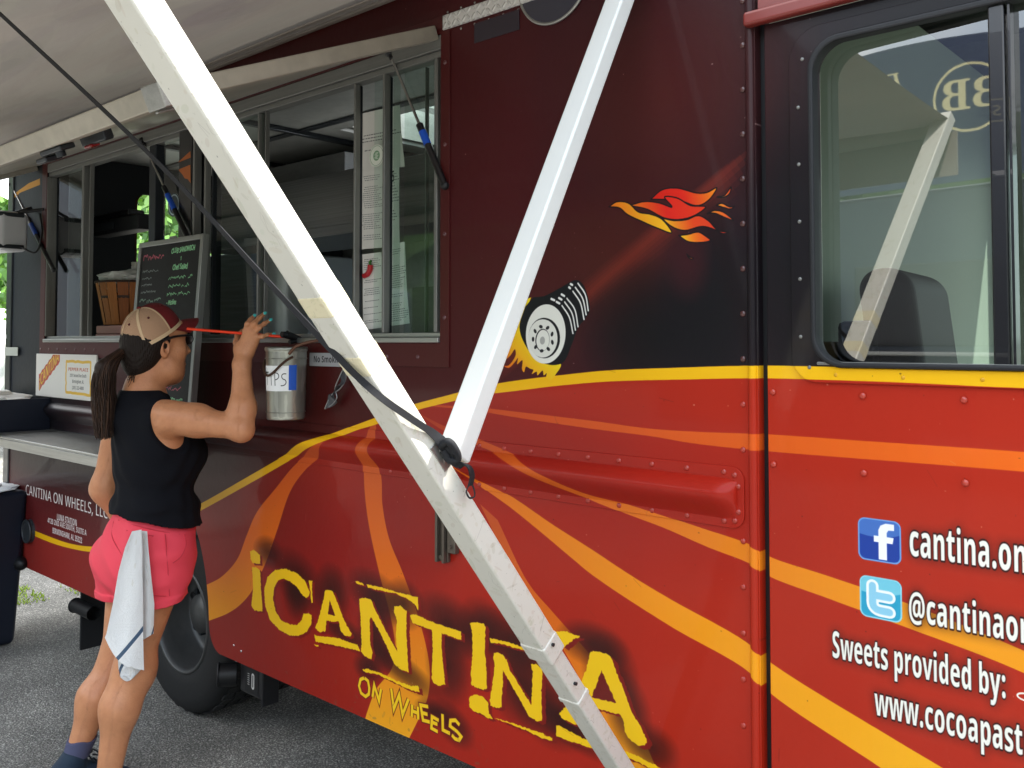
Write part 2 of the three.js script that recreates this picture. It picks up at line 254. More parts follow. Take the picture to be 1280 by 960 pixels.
function livery(c) {
  // reds below, with leftward shade painted into them; dark print above
  let g = c.createLinearGradient(-5.3, 0, 0.3, 0);
  g.addColorStop(0, '#98302a'); g.addColorStop(0.25, '#8a221c'); g.addColorStop(0.5, '#962014'); g.addColorStop(0.64, '#a82110'); g.addColorStop(1, '#b62a11');
  c.fillStyle = g; c.fillRect(-5.4, 0.2, 5.9, 3);
  airbrush(c, 400, 700, 0.42, 0.3, '122,14,14', 0.6); airbrush(c, 330, 620, 0.5, 0.3, '112,32,26', 0.6); airbrush(c, 800, 620, 0.5, 0.24, '150,26,22', 0.5);
  airbrush(c, 620, 560, 0.5, 0.18, '140,28,22', 0.7); airbrush(c, 500, 640, 0.3, 0.3, '120,18,16', 0.6);
  // everything above the yellow line
  const top = [...spline(sight(STRIPE.top)), [0.9, 3.2], [-5.6, 3.2]];
  c.save(); poly(c, top); c.clip();
  g = c.createLinearGradient(-5.3, 0, 0.3, 0);
  g.addColorStop(0, '#1b222b'); g.addColorStop(0.1, '#191a20'); g.addColorStop(0.24, '#3c1416'); g.addColorStop(0.5, '#45110f'); g.addColorStop(0.66, '#451318'); g.addColorStop(0.76, '#26141c'); g.addColorStop(0.84, '#121014'); g.addColorStop(1, '#0c0c11');  // bluish tail end is a reflection painted into the colour
  c.fillStyle = g; c.fillRect(-5.4, 0.2, 5.9, 3);
  airbrush(c, 830, 120, 0.4, 0.42, '74,24,22', 0.9); airbrush(c, 760, 320, 0.3, 0.2, '74,24,22', 0.9); airbrush(c, 620, 330, 0.34, 0.5, '76,24,28', 0.75);
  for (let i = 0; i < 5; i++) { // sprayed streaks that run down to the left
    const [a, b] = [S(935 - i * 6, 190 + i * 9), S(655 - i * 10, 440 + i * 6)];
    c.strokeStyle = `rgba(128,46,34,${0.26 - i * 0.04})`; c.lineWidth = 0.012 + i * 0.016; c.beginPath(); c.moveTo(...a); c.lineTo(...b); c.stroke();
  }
  airbrush(c, 830, 420, 0.26, 0.19, '13,12,16', 0.96); airbrush(c, 890, 380, 0.15, 0.24, '13,12,16', 0.9); airbrush(c, 860, 330, 0.07, 0.1, '62,20,26', 0.8);
  airbrush(c, 985, 330, 0.1, 0.4, '12,11,15', 0.8); 
  c.restore();
  // dark foot of the tail, red under the yellow curve
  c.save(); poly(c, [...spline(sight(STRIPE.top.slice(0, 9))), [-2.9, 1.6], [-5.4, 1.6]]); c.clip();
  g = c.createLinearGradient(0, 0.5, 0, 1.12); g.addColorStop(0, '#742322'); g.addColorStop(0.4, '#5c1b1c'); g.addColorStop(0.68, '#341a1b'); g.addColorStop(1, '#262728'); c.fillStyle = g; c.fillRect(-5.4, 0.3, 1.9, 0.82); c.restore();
  // orange rays
  BANDS.forEach(([a, b], i) => {
    const pts = band(a, b); let y0 = 9, y1 = 0; for (const p of pts) { y0 = Math.min(y0, p[1]); y1 = Math.max(y1, p[1]); }
    const q = i === 3 ? c.createLinearGradient(-1.9, 0, -0.4, 0) : i === 2 || i === 4 ? c.createLinearGradient(-1.95, 0, -0.5, 0) : c.createLinearGradient(0, y1, 0, y0);
    if (i === 3) { q.addColorStop(0, '#c2451c'); q.addColorStop(1, '#ea6612'); } else if (i === 2) { q.addColorStop(0, '#b03a1c'); q.addColorStop(0.4, '#dc6a1a'); q.addColorStop(1, '#f29a16'); }
    else if (i === 4) { q.addColorStop(0, '#dd6418'); q.addColorStop(0.5, '#ee8e14'); q.addColorStop(1, '#f6b016'); } else { q.addColorStop(0, '#bf4c20'); q.addColorStop(0.5, '#e06c10'); q.addColorStop(1, '#f2aa1c'); }
    poly(c, pts, q);
  });
  // sooty spray round the lettering
  for (const [x, y, rx, ry, k] of [[335, 690, 0.1, 0.06, 0], [372, 725, 0.17, 0.1, -0.3], [370, 745, 0.08, 0.09, 0], [415, 740, 0.1, 0.1, 0], [430, 790, 0.16, 0.05, -0.2], [470, 745, 0.16, 0.08, -0.2], [470, 790, 0.1, 0.14, 0], [505, 755, 0.1, 0.08, 0], [500, 835, 0.2, 0.05, -0.25], [460, 835, 0.08, 0.05, 0], [560, 780, 0.15, 0.09, -0.2], [560, 830, 0.1, 0.13, 0], [600, 790, 0.1, 0.1, 0], [640, 800, 0.16, 0.08, -0.2], [650, 850, 0.12, 0.14, 0], [690, 890, 0.14, 0.1, 0], [740, 805, 0.12, 0.06, 0], [762, 840, 0.09, 0.1, 0.2], [785, 890, 0.07, 0.1, 0.2], [815, 935, 0.08, 0.06, 0], [720, 915, 0.14, 0.05, -0.2], [565, 905, 0.1, 0.06, -0.3], [540, 890, 0.08, 0.04, 0]])
    airbrush(c, x, y, rx, ry, '30,10,9', 0.72, k);
  const drop = GLYPHS.map((p) => ragged(p.map(([x, y]) => [x + 0.014, y - 0.004])));
  for (const p of drop) poly(c, p, '#7d1710');
  for (const p of GLYPHS) poly(c, ragged(p), '#f4c414');
  for (const [p, col] of HOLES) poly(c, ragged(p), col);
  c.lineJoin = 'miter'; c.lineCap = 'butt';
  for (const [w, col] of [[0.0165, '#641510'], [0.0105, '#f5c81c']]) for (const s of SCRIPT) { const p = A5(s); c.strokeStyle = col; c.lineWidth = w; c.beginPath(); p.forEach((q, i) => (i ? c.lineTo(...q) : c.moveTo(...q))); c.stroke(); }
  // yellow line
  poly(c, band(STRIPE.top, STRIPE.low), '#f2b90e');
  // printed burning wheel and blown flames
  const W = (l) => A6(l);
  let fg = c.createLinearGradient(...W([[330, 450]])[0], ...W([[120, 760]])[0]); fg.addColorStop(0, '#f2d51f'); fg.addColorStop(0.45, '#f0b41a'); fg.addColorStop(1, '#d64a1c');
  poly(c, spline(W([[385, 250], [320, 270], [260, 262], [190, 420], [150, 560], [95, 640], [70, 740], [110, 738], [150, 690], [175, 655], [205, 665], [190, 715], [225, 690], [262, 640], [268, 680], [215, 760], [180, 765], [215, 780], [262, 735], [285, 705], [278, 752], [318, 722], [315, 790], [330, 812], [345, 770], [375, 785], [400, 795], [388, 825], [425, 808], [430, 835], [470, 800], [478, 835], [500, 820], [495, 855], [530, 870], [570, 825], [608, 752], [480, 745], [360, 640], [310, 520], [330, 380]]), 6), fg);
  const ell = (x, y, rx, ry, k, fill, turn = -0.16) => { c.save(); c.translate(...W([[x, y]])[0]); c.rotate(turn); c.scale(rx * 0.00048, ry * 0.00043); c.beginPath(); c.arc(0, 0, 1, 0, 7); if (fill) { c.fillStyle = fill; c.fill(); } c.restore(); };
  poly(c, spline(W([[400, 250], [480, 240], [600, 180], [720, 120], [770, 150], [810, 250], [822, 350], [790, 410], [740, 470], [690, 600], [620, 740], [480, 745], [360, 640], [296, 480], [340, 320]]), 6), '#15151b');
  c.strokeStyle = '#e9e9e6'; c.lineCap = 'round';
  for (const s of [[[735, 145], [790, 230], [812, 350]], [[715, 175], [770, 260], [796, 380]], [[697, 205], [752, 290], [780, 415]], [[652, 258], [710, 340], [735, 470]], [[635, 285], [690, 370], [716, 495]], [[615, 312], [670, 400], [697, 520]]]) { c.lineWidth = 0.0042; c.beginPath(); spline(W(s)).forEach((p, i) => (i ? c.lineTo(...p) : c.moveTo(...p))); c.stroke(); }
  for (const s of [[[668, 175], [676, 182]], [[680, 150], [692, 157]], [[612, 228], [632, 240]], [[592, 255], [612, 267]], [[535, 262], [558, 272]], [[574, 284], [596, 296]]]) { c.lineWidth = 0.006; c.beginPath(); c.moveTo(...W([s[0]])[0]); c.lineTo(...W([s[1]])[0]); c.stroke(); }
  ell(490, 525, 140, 180, 0, '#e6e7df'); ell(480, 555, 112, 122, 0, '#17171b'); ell(470, 558, 104, 116, 0, '#dfe0d8'); ell(468, 570, 50, 68, 0, '#17171b'); ell(471, 572, 46, 64, 0, '#e3e4dc'); ell(468, 574, 18, 24, 0, '#a9aaa6');
  for (let i = 0; i < 9; i++) { const a = i * 0.7 + 0.3; ell(472 + 74 * Math.cos(a), 560 + 92 * Math.sin(a), 9, 15, 0, '#222226', a); }
  const F = (l) => A8(l);
  flame(c, F([[470, 250], [560, 175], [680, 160], [840, 200], [920, 195], [998, 158], [950, 240], [880, 292], [820, 300], [700, 260]]), ['#c81f12', '#d8261a', '#e88a1a']);
  flame(c, F([[300, 300], [420, 268], [540, 280], [640, 312], [580, 232], [680, 240], [790, 300], [910, 312], [820, 380], [700, 412], [580, 400], [440, 330]]), ['#e9851b', '#d8241a', '#dc3b18']);
  flame(c, F([[135, 310], [200, 270], [290, 280], [370, 350], [470, 370], [560, 410], [638, 518], [520, 480], [400, 428], [280, 370], [220, 320]]), ['#e2551b', '#ec9a1c', '#f0c922']);
  flame(c, F([[555, 400], [660, 420], [760, 412], [850, 380], [930, 420], [1010, 500], [1092, 512], [1050, 525], [960, 485], [880, 468], [740, 500], [640, 470]]), ['#efc824', '#df451a', '#d03026']);
  flame(c, F([[695, 540], [770, 530], [850, 512], [910, 545], [948, 578], [850, 597], [760, 585]]), ['#f0cf25', '#e9731c', '#dc3a1c']);
  for (const s of [[[998, 232], [1060, 218], [1112, 152], [1100, 205], [1050, 235]], [[995, 298], [1040, 282], [1100, 310], [1140, 308], [1110, 328], [1060, 318]], [[922, 365], [980, 340], [1050, 352], [1132, 420], [1060, 395], [980, 362]], [[758, 688], [785, 712], [812, 722], [800, 730], [775, 718]]]) flame(c, F(s), ['#efa021', '#d43a22']);
}
function doorPrint(c) {
  const rr4 = (x, y, s, r) => { c.beginPath(); c.roundRect(x, y, s, s, r); };
  const icon = (x, y, s, deep, mid, rim) => { rr4(x, y, s, 0.014); c.fillStyle = rim; c.fill(); rr4(x + 0.003, y + 0.003, s - 0.006, 0.011); c.fillStyle = deep; c.fill(); c.save(); c.clip(); c.fillStyle = mid; c.beginPath(); c.ellipse(x + s * 0.4, y + s * 1.05, s * 0.9, s * 0.48, 0, 0, 7); c.fill(); c.restore(); };
  icon(-0.704, 1.12, 0.083, '#1c3f9a', '#4470bd', '#6fa0dc');
  poly(c, [[-0.664, 1.125], [-0.648, 1.125], [-0.648, 1.158], [-0.637, 1.158], [-0.635, 1.170], [-0.648, 1.170], [-0.648, 1.178], [-0.645, 1.183], [-0.634, 1.184], [-0.634, 1.196], [-0.65, 1.196], [-0.660, 1.191], [-0.664, 1.182], [-0.664, 1.170], [-0.673, 1.170], [-0.673, 1.158], [-0.664, 1.158]], '#f4f5f8');
  icon(-0.702, 1.009, 0.081, '#2ba0c4', '#74c8dc', '#8fd6e6');
  c.lineCap = 'round'; c.lineJoin = 'round';
  for (const [w, col] of [[0.024, '#f2f6f7'], [0.014, '#8fcde6']]) { c.strokeStyle = col; c.lineWidth = w; c.beginPath(); c.moveTo(-0.677, 1.072); c.lineTo(-0.677, 1.04); c.quadraticCurveTo(-0.677, 1.026, -0.66, 1.026); c.lineTo(-0.645, 1.026); c.moveTo(-0.677, 1.054); c.lineTo(-0.645, 1.054); c.stroke(); }
  const G = { glow: 'rgba(34,10,10,0.85)' };
  words(c, 'cantina.on', -0.607, 1.142, 0.062, 0.203, { ...G, font: '600 100px sans-serif' });
  words(c, '@cantinaon', -0.61, 1.019, 0.056, 0.213, G);
  words(c, 'Sweets provided by:', -0.76, 0.914, 0.053, 0.318, G);
  words(c, 'www.cocoapastry', -0.676, 0.823, 0.055, 0.292, G);
  c.strokeStyle = '#f1efe4'; c.lineWidth = 0.003; c.beginPath(); c.ellipse(-0.405, 0.925, 0.02, 0.007, 0, 0, 7); c.stroke();
}
function tailPrint(c) {
  words(c, 'CANTINA ON WHEELS, LLC', -5.02, 0.762, 0.052, 0.965, { font: '100px sans-serif', fill: '#e9e6e2' });
  words(c, 'LUNA STATION', -4.615, 0.684, 0.03, 0.235, { fill: '#d8d4d2' }); words(c, '4120 2ND AVE SOUTH, SUITE A', -4.725, 0.655, 0.026, 0.45, { fill: '#d8d4d2' }); words(c, 'BIRMINGHAM, AL 35222', -4.665, 0.613, 0.028, 0.345, { fill: '#d8d4d2' });
  poly(c, sight([[11, 254], [25, 241], [35, 237], [50, 231], [50, 223], [36, 229], [22, 239], [11, 248]]), '#d99a1c');
}
function wear(c, x0, x1) {
  for (let i = 0; i < 260; i++) { const x = rr(x0, x1), y = rr(0.38, 2.6); c.fillStyle = `rgba(${rnd() < 0.5 ? '230,215,205' : '30,14,12'},${rr(0.1, 0.5)})`; c.beginPath(); c.ellipse(x, y, rr(0.0006, 0.0025), rr(0.0006, 0.002), 0, 0, 7); c.fill(); }
  for (let i = 0; i < 34; i++) { const x = rr(x0, x1), y = rr(0.38, 1.5); c.strokeStyle = `rgba(${rnd() < 0.5 ? '220,190,180' : '40,14,12'},${rr(0.1, 0.35)})`; c.lineWidth = 0.0012; c.beginPath(); c.moveTo(x, y); c.lineTo(x + rr(-0.04, 0.04), y + rr(-0.03, 0.03)); c.stroke(); }
  for (let i = 0; i < 90; i++) { const x = rr(x0, x1), y = 0.385 + Math.abs(rr(-0.1, 0.1)) * rnd(); c.fillStyle = `rgba(120,96,84,${rr(0.1, 0.4)})`; c.beginPath(); c.ellipse(x, y, rr(0.002, 0.012), rr(0.001, 0.005), rr(0, 3), 0, 7); c.fill(); }
}
const Y0 = 0.38, YH = 2.4;
function sideTex(x0, x1, W, H, more) {
  return canvasTex(W, H, (c) => {
    const kx = W / (x1 - x0), ky = H / YH;
    c.setTransform(kx, 0, 0, -ky, -x0 * kx, H + Y0 * ky);
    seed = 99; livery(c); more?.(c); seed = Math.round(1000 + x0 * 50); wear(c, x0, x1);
  });
}
const XR = -0.915, XM = -2.6, XL = -5.3;
const paint = (map) => phys(0xffffff, { map, roughness: 0.48, specularIntensity: 0.4, clearcoat: 0.16, clearcoatRoughness: 0.07, bumpMap: fineBump, bumpScale: 0.001 });
const dent = fineBump.clone(); dent.repeat.set(2, 2); dent.needsUpdate = true;
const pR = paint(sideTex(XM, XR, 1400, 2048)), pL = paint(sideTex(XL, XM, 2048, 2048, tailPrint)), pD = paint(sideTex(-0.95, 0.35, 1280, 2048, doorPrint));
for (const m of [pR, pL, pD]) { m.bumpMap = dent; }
// ---------------------------------------------------------------- ground
const asphalt = (() => {
  const N = 1536, c = document.createElement('canvas'); c.width = c.height = N; const g = c.getContext('2d'), im = g.createImageData(N, N), b = new Uint8Array(N * N * 4);
  const cell = 235, px = new Float32Array(cell * cell * 4); seed = 3;
  for (let i = 0; i < cell * cell; i++) { px[4 * i] = rnd(); px[4 * i + 1] = rnd(); px[4 * i + 2] = rnd(); px[4 * i + 3] = rr(0.28, 0.62); }
  for (let j = 0; j < N; j++) for (let i = 0; i < N; i++) {
    const u = i / N, v = j / N, X = u * cell, Y = v * cell; let best = 9, id = 0, r = 1;
    for (let dy = -1; dy <= 1; dy++) for (let dx = -1; dx <= 1; dx++) {
      const a = Math.floor(X) + dx, e = Math.floor(Y) + dy, k = (((e + cell) % cell) * cell + ((a + cell) % cell)) * 4, d = Math.hypot(a + px[k] - X, e + px[k + 1] - Y) / px[k + 3];
      if (d < best) { best = d; id = k; }
    }
    const stone = best < 1 ? 1 : 0, tone = px[id + 2], wide = fbm(u, v, 3, 71, 4), mid = fbm(u, v, 12, 75, 3), stain = Math.max(0, wide - 0.6) * 2;
    let k = stone ? 0.44 + 0.26 * tone * tone + 0.1 * mid : 0.36 + 0.07 * mid; k *= 0.6 + 0.82 * wide - stain * 0.75; k += (tnoise(u * N / 2, v * N / 2, N / 2, 5) - 0.5) * 0.09;
    const o = (j * N + i) * 4; im.data[o] = 255 * k * 1.02; im.data[o + 1] = 255 * k; im.data[o + 2] = 255 * k * 0.955; im.data[o + 3] = 255;
    const h = 255 * Math.min(1, (stone ? 0.45 + 0.55 * Math.sqrt(Math.max(0, 1 - best * best)) * (0.5 + 0.5 * tone) : 0.25) + 0.1 * mid); b[o] = b[o + 1] = b[o + 2] = h; b[o + 3] = 255;
  }
  g.putImageData(im, 0, 0);
  for (let i = 0; i < 16; i++) { g.strokeStyle = `rgba(24,23,22,${rr(0.25, 0.6)})`; g.lineWidth = rr(0.8, 2.2); let x = rr(0, N), y = rr(0, N), a = rr(0, 6.28); g.beginPath(); g.moveTo(x, y); for (let k = 0; k < 26; k++) { a += rr(-0.55, 0.55); g.lineTo(x += Math.cos(a) * 9, y += Math.sin(a) * 9); } g.stroke(); }
  for (let i = 0; i < 70; i++) { g.fillStyle = rnd() < 0.4 ? `rgba(205,200,188,${rr(0.3, 0.8)})` : `rgba(28,24,20,${rr(0.2, 0.6)})`; g.beginPath(); g.ellipse(rr(0, N), rr(0, N), rr(1.5, 7), rr(1, 4), rr(0, 3), 0, 7); g.fill(); }
  const t = new THREE.CanvasTexture(c); t.colorSpace = THREE.SRGBColorSpace; const bt = new THREE.DataTexture(b, N, N); bt.magFilter = THREE.LinearFilter; bt.needsUpdate = true;
  for (const k of [t, bt]) { k.wrapS = k.wrapT = THREE.RepeatWrapping; k.anisotropy = 8; }
  return [t, bt];
})();
const groundG = new THREE.PlaneGeometry(500, 500, 1, 1).rotateX(-Math.PI / 2);
{ const uv = groundG.attributes.uv; for (let i = 0; i < uv.count; i++) uv.setXY(i, uv.getX(i) * 500 / 1.7, uv.getY(i) * 500 / 1.7); }
struct('ground', groundG, std(0xffffff, { map: asphalt[0], bumpMap: asphalt[1], bumpScale: 0.004, roughness: 0.92 }));

// ---------------------------------------------------------------- the truck
const truck = thing('food_truck', 'dark red food truck with painted orange and yellow rays and open serving windows', 'food truck', [-2.6, 0, -1.1]);
const sideDepth = 0.03;
{
  const r = new THREE.Shape(); r.moveTo(XM, 0.385); r.lineTo(XR, 0.385); r.lineTo(XR, 2.78); r.lineTo(XM, 2.78); r.lineTo(XM, 2.45); r.lineTo(-1.905, 2.45); r.lineTo(-1.905, 1.545); r.lineTo(XM, 1.545); r.closePath();
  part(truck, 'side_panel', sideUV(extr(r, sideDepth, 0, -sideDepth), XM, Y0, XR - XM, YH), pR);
  const l = new THREE.Shape(); l.moveTo(XL, 0.392); l.lineTo(-4.11, 0.388); l.quadraticCurveTo(-4.06, 0.39, -4.05, 0.46); l.bezierCurveTo(-4.02, 0.8, -3.85, 1.0, -3.62, 1.0); l.bezierCurveTo(-3.4, 1.0, -3.2, 0.83, -3.178, 0.5); l.quadraticCurveTo(-3.172, 0.4, -3.1, 0.386);
  l.lineTo(XM, 0.385); l.lineTo(XM, 1.545); l.lineTo(-4.8, 1.545); l.lineTo(-4.8, 2.45); l.lineTo(XM, 2.45); l.lineTo(XM, 2.78); l.lineTo(XL, 2.78); l.closePath();
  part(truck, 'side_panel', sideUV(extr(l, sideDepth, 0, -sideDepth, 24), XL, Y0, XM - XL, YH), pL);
}
// pressed rub rail: a riveted plate with a long bead
function railPiece(x0, x1, m, tx, tw, ends) {
  const p = rrect(x0, 1.143, x1, 1.277, [0, ends ? 0.03 : 0, ends ? 0.03 : 0, 0]);
  const plate = sideUV(extr(p, 0.0035, 0.001, 0.0002), tx, Y0, tw, YH);
  const nx = 260, ny = 26, pos = [], idx = [], ca = x1 - (ends ? 0.062 : -1), h = 0.044, D = 0.036, y0 = 1.206, top = ends ? x1 - 0.016 : x1;
  for (let i = 0; i <= nx; i++) for (let j = 0; j <= ny; j++) {
    const t = i / nx, x = x0 + (top - x0) * (ends ? 1 - (1 - t) ** 2 : t), s = ends ? Math.max(0, Math.min(1, (top - x) / 0.055)) : 1, e = Math.pow(1 - Math.pow(1 - s, 2.4), 0.6), v = j / ny, y = 1.161 + 0.008 * (1 - e) + (0.09 - 0.016 * (1 - e)) * v;
    pos.push(x, y, 0.0032 + D * e * Math.pow(Math.max(0, Math.sin(Math.PI * Math.pow(v, 1.5))), 0.8));
  }
  for (let i = 0; i < nx; i++) for (let j = 0; j < ny; j++) { const a = i * (ny + 1) + j; idx.push(a, a + ny + 1, a + 1, a + 1, a + ny + 1, a + ny + 2); }
  const g = new THREE.BufferGeometry(); g.setAttribute('position', new THREE.Float32BufferAttribute(pos, 3)); g.setIndex(idx); g.computeVertexNormals();
  const rail = part(truck, 'rub_rail', plate, m); part(rail, 'bead', sideUV(g, tx, Y0, tw, YH), m);
}
railPiece(XM, -0.948, pR, XM, XR - XM, true);
railPiece(-5.2, XM, pL, XL, XM - XL, false);
// rivets: domes shared by all
const dome = new THREE.SphereGeometry(0.0068, 12, 6, 0, Math.PI * 2, 0, Math.PI / 2).rotateX(Math.PI / 2); dome.scale(1, 1, 0.62);
const studs = (list, col) => { const m = phys(col, { roughness: 0.4, clearcoat: 0.8, clearcoatRoughness: 0.1 }); for (const [x, y, z = 0] of list) piece(truck, 'rivet', dome, m, V(x, y, z)); };
studs([...Array(19)].map((_, i) => [-0.943 - 0.0085 * (2.267 - (2.3 - i * 0.0985)), 2.3 - i * 0.0985]).filter(([, y]) => y > 1.46), 0x4a2220);
studs([...Array(19)].map((_, i) => [-0.943 - 0.0085 * (2.267 - (2.3 - i * 0.0985)), 2.3 - i * 0.0985]).filter(([, y]) => y <= 1.46 && (y > 1.3 || y < 1.13)), 0xb02a16);
studs([...Array(13)].flatMap((_, i) => { const x = -0.9965 - 0.0937 * i; return [[x, 1.2635, 0.0035], [x, 1.1565, 0.0035]]; }), 0xa32413);
studs([[-0.9705, 1.259, 0.0035], [-0.9705, 1.16, 0.0035], [-0.962, 1.235, 0.0035], [-0.962, 1.18, 0.0035]], 0xa32413);
studs([-0.881, -0.6905, -0.504].flatMap((x) => [[x, 1.4425], [x, 1.29]]), 0xb42c16);
// window trim on the side
const trimG = new THREE.Shape(); rrect(-4.86, 1.476, -1.868, 2.50, 0.002, trimG); { const h = new THREE.Path(); rrect(-4.80, 1.546, -1.905, 2.449, 0, h); trimG.holes.push(h); }
const trimM = phys(0x4a1616, { roughness: 0.45, specularIntensity: 0.5, clearcoat: 0.2, clearcoatRoughness: 0.12, bumpMap: dent, bumpScale: 0.0005 });
part(truck, 'window_trim', boxUV(extr(trimG, 0.004, 0.001, 0.0003)), trimM);
studs([[-1.886, 1.62, 0.004], [-1.886, 1.86, 0.004], [-1.886, 2.12, 0.004], [-1.886, 2.36, 0.004], [-2.0, 1.505, 0.004], [-2.14, 1.505, 0.004], [-2.6, 1.505, 0.004], [-2.78, 1.505, 0.004], [-2.96, 1.505, 0.004], [-3.3, 1.505, 0.004], ...[...Array(7)].map((_, i) => [-4.84 + i * 0.105, 1.512, 0.004])], 0x5a3034);

// door post bead, black seam, door
part(truck, 'door_post', sideUV(join([new THREE.CylinderGeometry(0.0105, 0.0105, 2.4, 16).translate(-0.926, 1.585, 0.001), boxG(-0.9155, -0.9125, 0.385, 2.785, -0.05, 0.004, 0)]), -0.95, Y0, 1.3, YH), pD);
part(truck, 'door_seam', boxG(-0.914, -0.9, 0.385, 2.25, -0.045, -0.022, 0), M.black);
{
  const d = rrect(-0.894, 0.39, 0.35, 2.236, 0.003); const h = new THREE.Path(); rrect(-0.782, 1.5, 0.3, 2.168, 0.06, h); d.holes.push(h);
  const door = part(truck, 'cab_door', sideUV(extr(d, 0.028, 0.002, -0.03), -0.95, Y0, 1.3, YH), pD);
  const f = rrect(-0.836, 1.466, 0.34, 2.206, [0.055, 0.05, 0.05, 0.07]); const fh = new THREE.Path(); rrect(-0.792, 1.497, 0.31, 2.176, 0.065, fh); f.holes.push(fh);
  part(door, 'window_frame', sideUV(extr(f, 0.007, 0.002, -0.0015), -0.95, Y0, 1.3, YH), pD);
  const k = rrect(-0.7915, 1.4975, 0.309, 2.1755, 0.065); const kh = new THREE.Path(); rrect(-0.78, 1.508, 0.3, 2.162, 0.058, kh); k.holes.push(kh);
  part(door, 'window_gasket', extr(k, 0.03, 0.004, -0.016), M.rubber);
  const sil = rrect(-0.781, 1.502, 0.3, 1.509, 0.003); part(door, 'sill_strip', extr(sil, 0.012, 0.002, -0.004), M.aluDull);
  const gl = new THREE.PlaneGeometry(1.1, 0.68).rotateY(-THREE.MathUtils.degToRad(3.4)).translate(-0.24, 1.835, 0.0); gl.translate(0, 0, -0.014 - 0.0);
  part(door, 'glass_pane', gl, M.tint);
  part(door, 'window_divider', join([boxG(-0.452, -0.424, 1.503, 2.167, -0.04, 0.004, 0.004), boxG(-0.42, -0.415, 1.503, 2.167, -0.03, 0.002, 0.001)]), M.blackGloss);
  for (const [x, y] of [[-0.815, 1.56], [-0.815, 1.68], [-0.815, 1.8], [-0.815, 1.92], [-0.815, 2.04], [-0.805, 2.14], [-0.797, 1.497], [-0.742, 1.483], [-0.61, 1.481], [-0.47, 1.481]]) { const s = piece(door, 'screw', dome, y < 1.49 ? phys(0xdca418, { roughness: 0.4 }) : M.aluDull, V(x, y, 0.0055)); s.scale.setScalar(0.6); }
}
// gutter and the panel that leans back above the door
const redPaint = phys(0x7c2a24, { roughness: 0.42, clearcoat: 0.3, clearcoatRoughness: 0.15 });
part(truck, 'drip_rail', barG(V(-0.931, 2.249, 0.014), V(0.35, 2.249, 0.014), 0.032, 0.026, 0.008), redPaint);
{
  const pos = [], idx = [], n = 14; for (let j = 0; j <= n; j++) { const a = j / n, y = 2.264 + 0.52 * a, z = 0.004 - 0.16 * a * a; pos.push(-0.905, y, z, 0.35, y, z); if (j < n) idx.push(2 * j, 2 * j + 1, 2 * j + 2, 2 * j + 2, 2 * j + 1, 2 * j + 3); }
  const g = new THREE.BufferGeometry(); g.setAttribute('position', new THREE.Float32BufferAttribute(pos, 3)); g.setIndex(idx); g.computeVertexNormals(); part(truck, 'cab_roof_side', g, redPaint);
}
// shell: far side, ends, roof, floor
const shell = phys(0x4a1a1a, { roughness: 0.45, clearcoat: 0.5 }), lining = phys(0xa9acac, { roughness: 0.45, metalness: 0.3, map: grime });
const holed = (x0, y0, x1, y1, hs, d) => { const s = rrect(x0, y0, x1, y1, 0); for (const h of hs) { const p = new THREE.Path(); rrect(...h, p); s.holes.push(p); } return extr(s, d); };
part(truck, 'far_side', holed(XL, 0.4, 1.2, 2.78, [[-0.85, 0.95, 0.6, 2.3, 0.06]], 0.03).translate(0, 0, -2.23), lining);  // open doorway added to bring sun into the cab
part(truck, 'rear_wall', holed(-0.03 + 0, 0.4, 2.2, 2.78, [[0.655, 1.25, 1.45, 2.44, 0.07]], 0.03).rotateY(Math.PI / 2).translate(XL + 0.003, 0, -0.031), shell);
part(truck, 'rear_lining', holed(0.04, 0.8, 2.19, 2.6, [[0.665, 1.26, 1.44, 2.43, 0.06]], 0.012).rotateY(Math.PI / 2).translate(XL + 0.036, 0, 0), M.darkWall);
part(truck, 'cab_front', holed(0.05, 0.5, 2.2, 2.78, [[0.2, 1.35, 2.05, 2.3, 0.1]], 0.04).rotateY(Math.PI / 2).translate(1.2, 0, 0), redPaint);
part(truck, 'roof', join([boxG(XL, -3.6, 2.782, 2.83, -2.23, -0.002, 0.01), boxG(-2.4, 1.24, 2.782, 2.83, -2.23, -0.002, 0.01), boxG(-3.598, -2.402, 2.782, 2.83, -0.95, -0.002, 0.01), boxG(-3.598, -2.402, 2.782, 2.83, -2.23, -1.85, 0.01), boxG(XL, -0.93, 2.66, 2.779, -0.06, -0.033, 0)]), M.greyWall);
part(truck, 'added_roof_vent', join([boxG(-3.62, -3.601, 2.62, 2.95, -1.85, -0.95, 0.003), boxG(-2.399, -2.38, 2.62, 2.95, -1.85, -0.95, 0.003), boxG(-3.6, -2.4, 2.62, 2.95, -0.949, -0.93, 0.003), boxG(-3.6, -2.4, 2.62, 2.95, -1.87, -1.851, 0.003)]), M.alu);  // vent and roof opening added to let sun into the kitchen
part(truck, 'ceiling', join([boxG(XL + 0.06, -3.62, 2.6, 2.62, -2.19, -0.04, 0), boxG(-2.38, -1.03, 2.6, 2.62, -2.19, -0.04, 0), boxG(-3.619, -2.381, 2.6, 2.62, -0.93, -0.04, 0), boxG(-3.619, -2.381, 2.6, 2.62, -2.19, -1.87, 0)]), lining);
part(truck, 'floor', join([boxG(XL + 0.04, 1.2, 0.78, 0.82, -2.19, -0.05, 0), boxG(XL + 0.1, 1.1, 0.45, 0.55, -0.85, -0.75, 0), boxG(XL + 0.1, 1.1, 0.45, 0.55, -1.5, -1.4, 0), boxG(XL + 0.1, -4.2, 0.5, 0.77, -2.1, -0.1, 0), boxG(-3.0, 0.9, 0.55, 0.77, -2.1, -0.2, 0)]), M.darkWall);
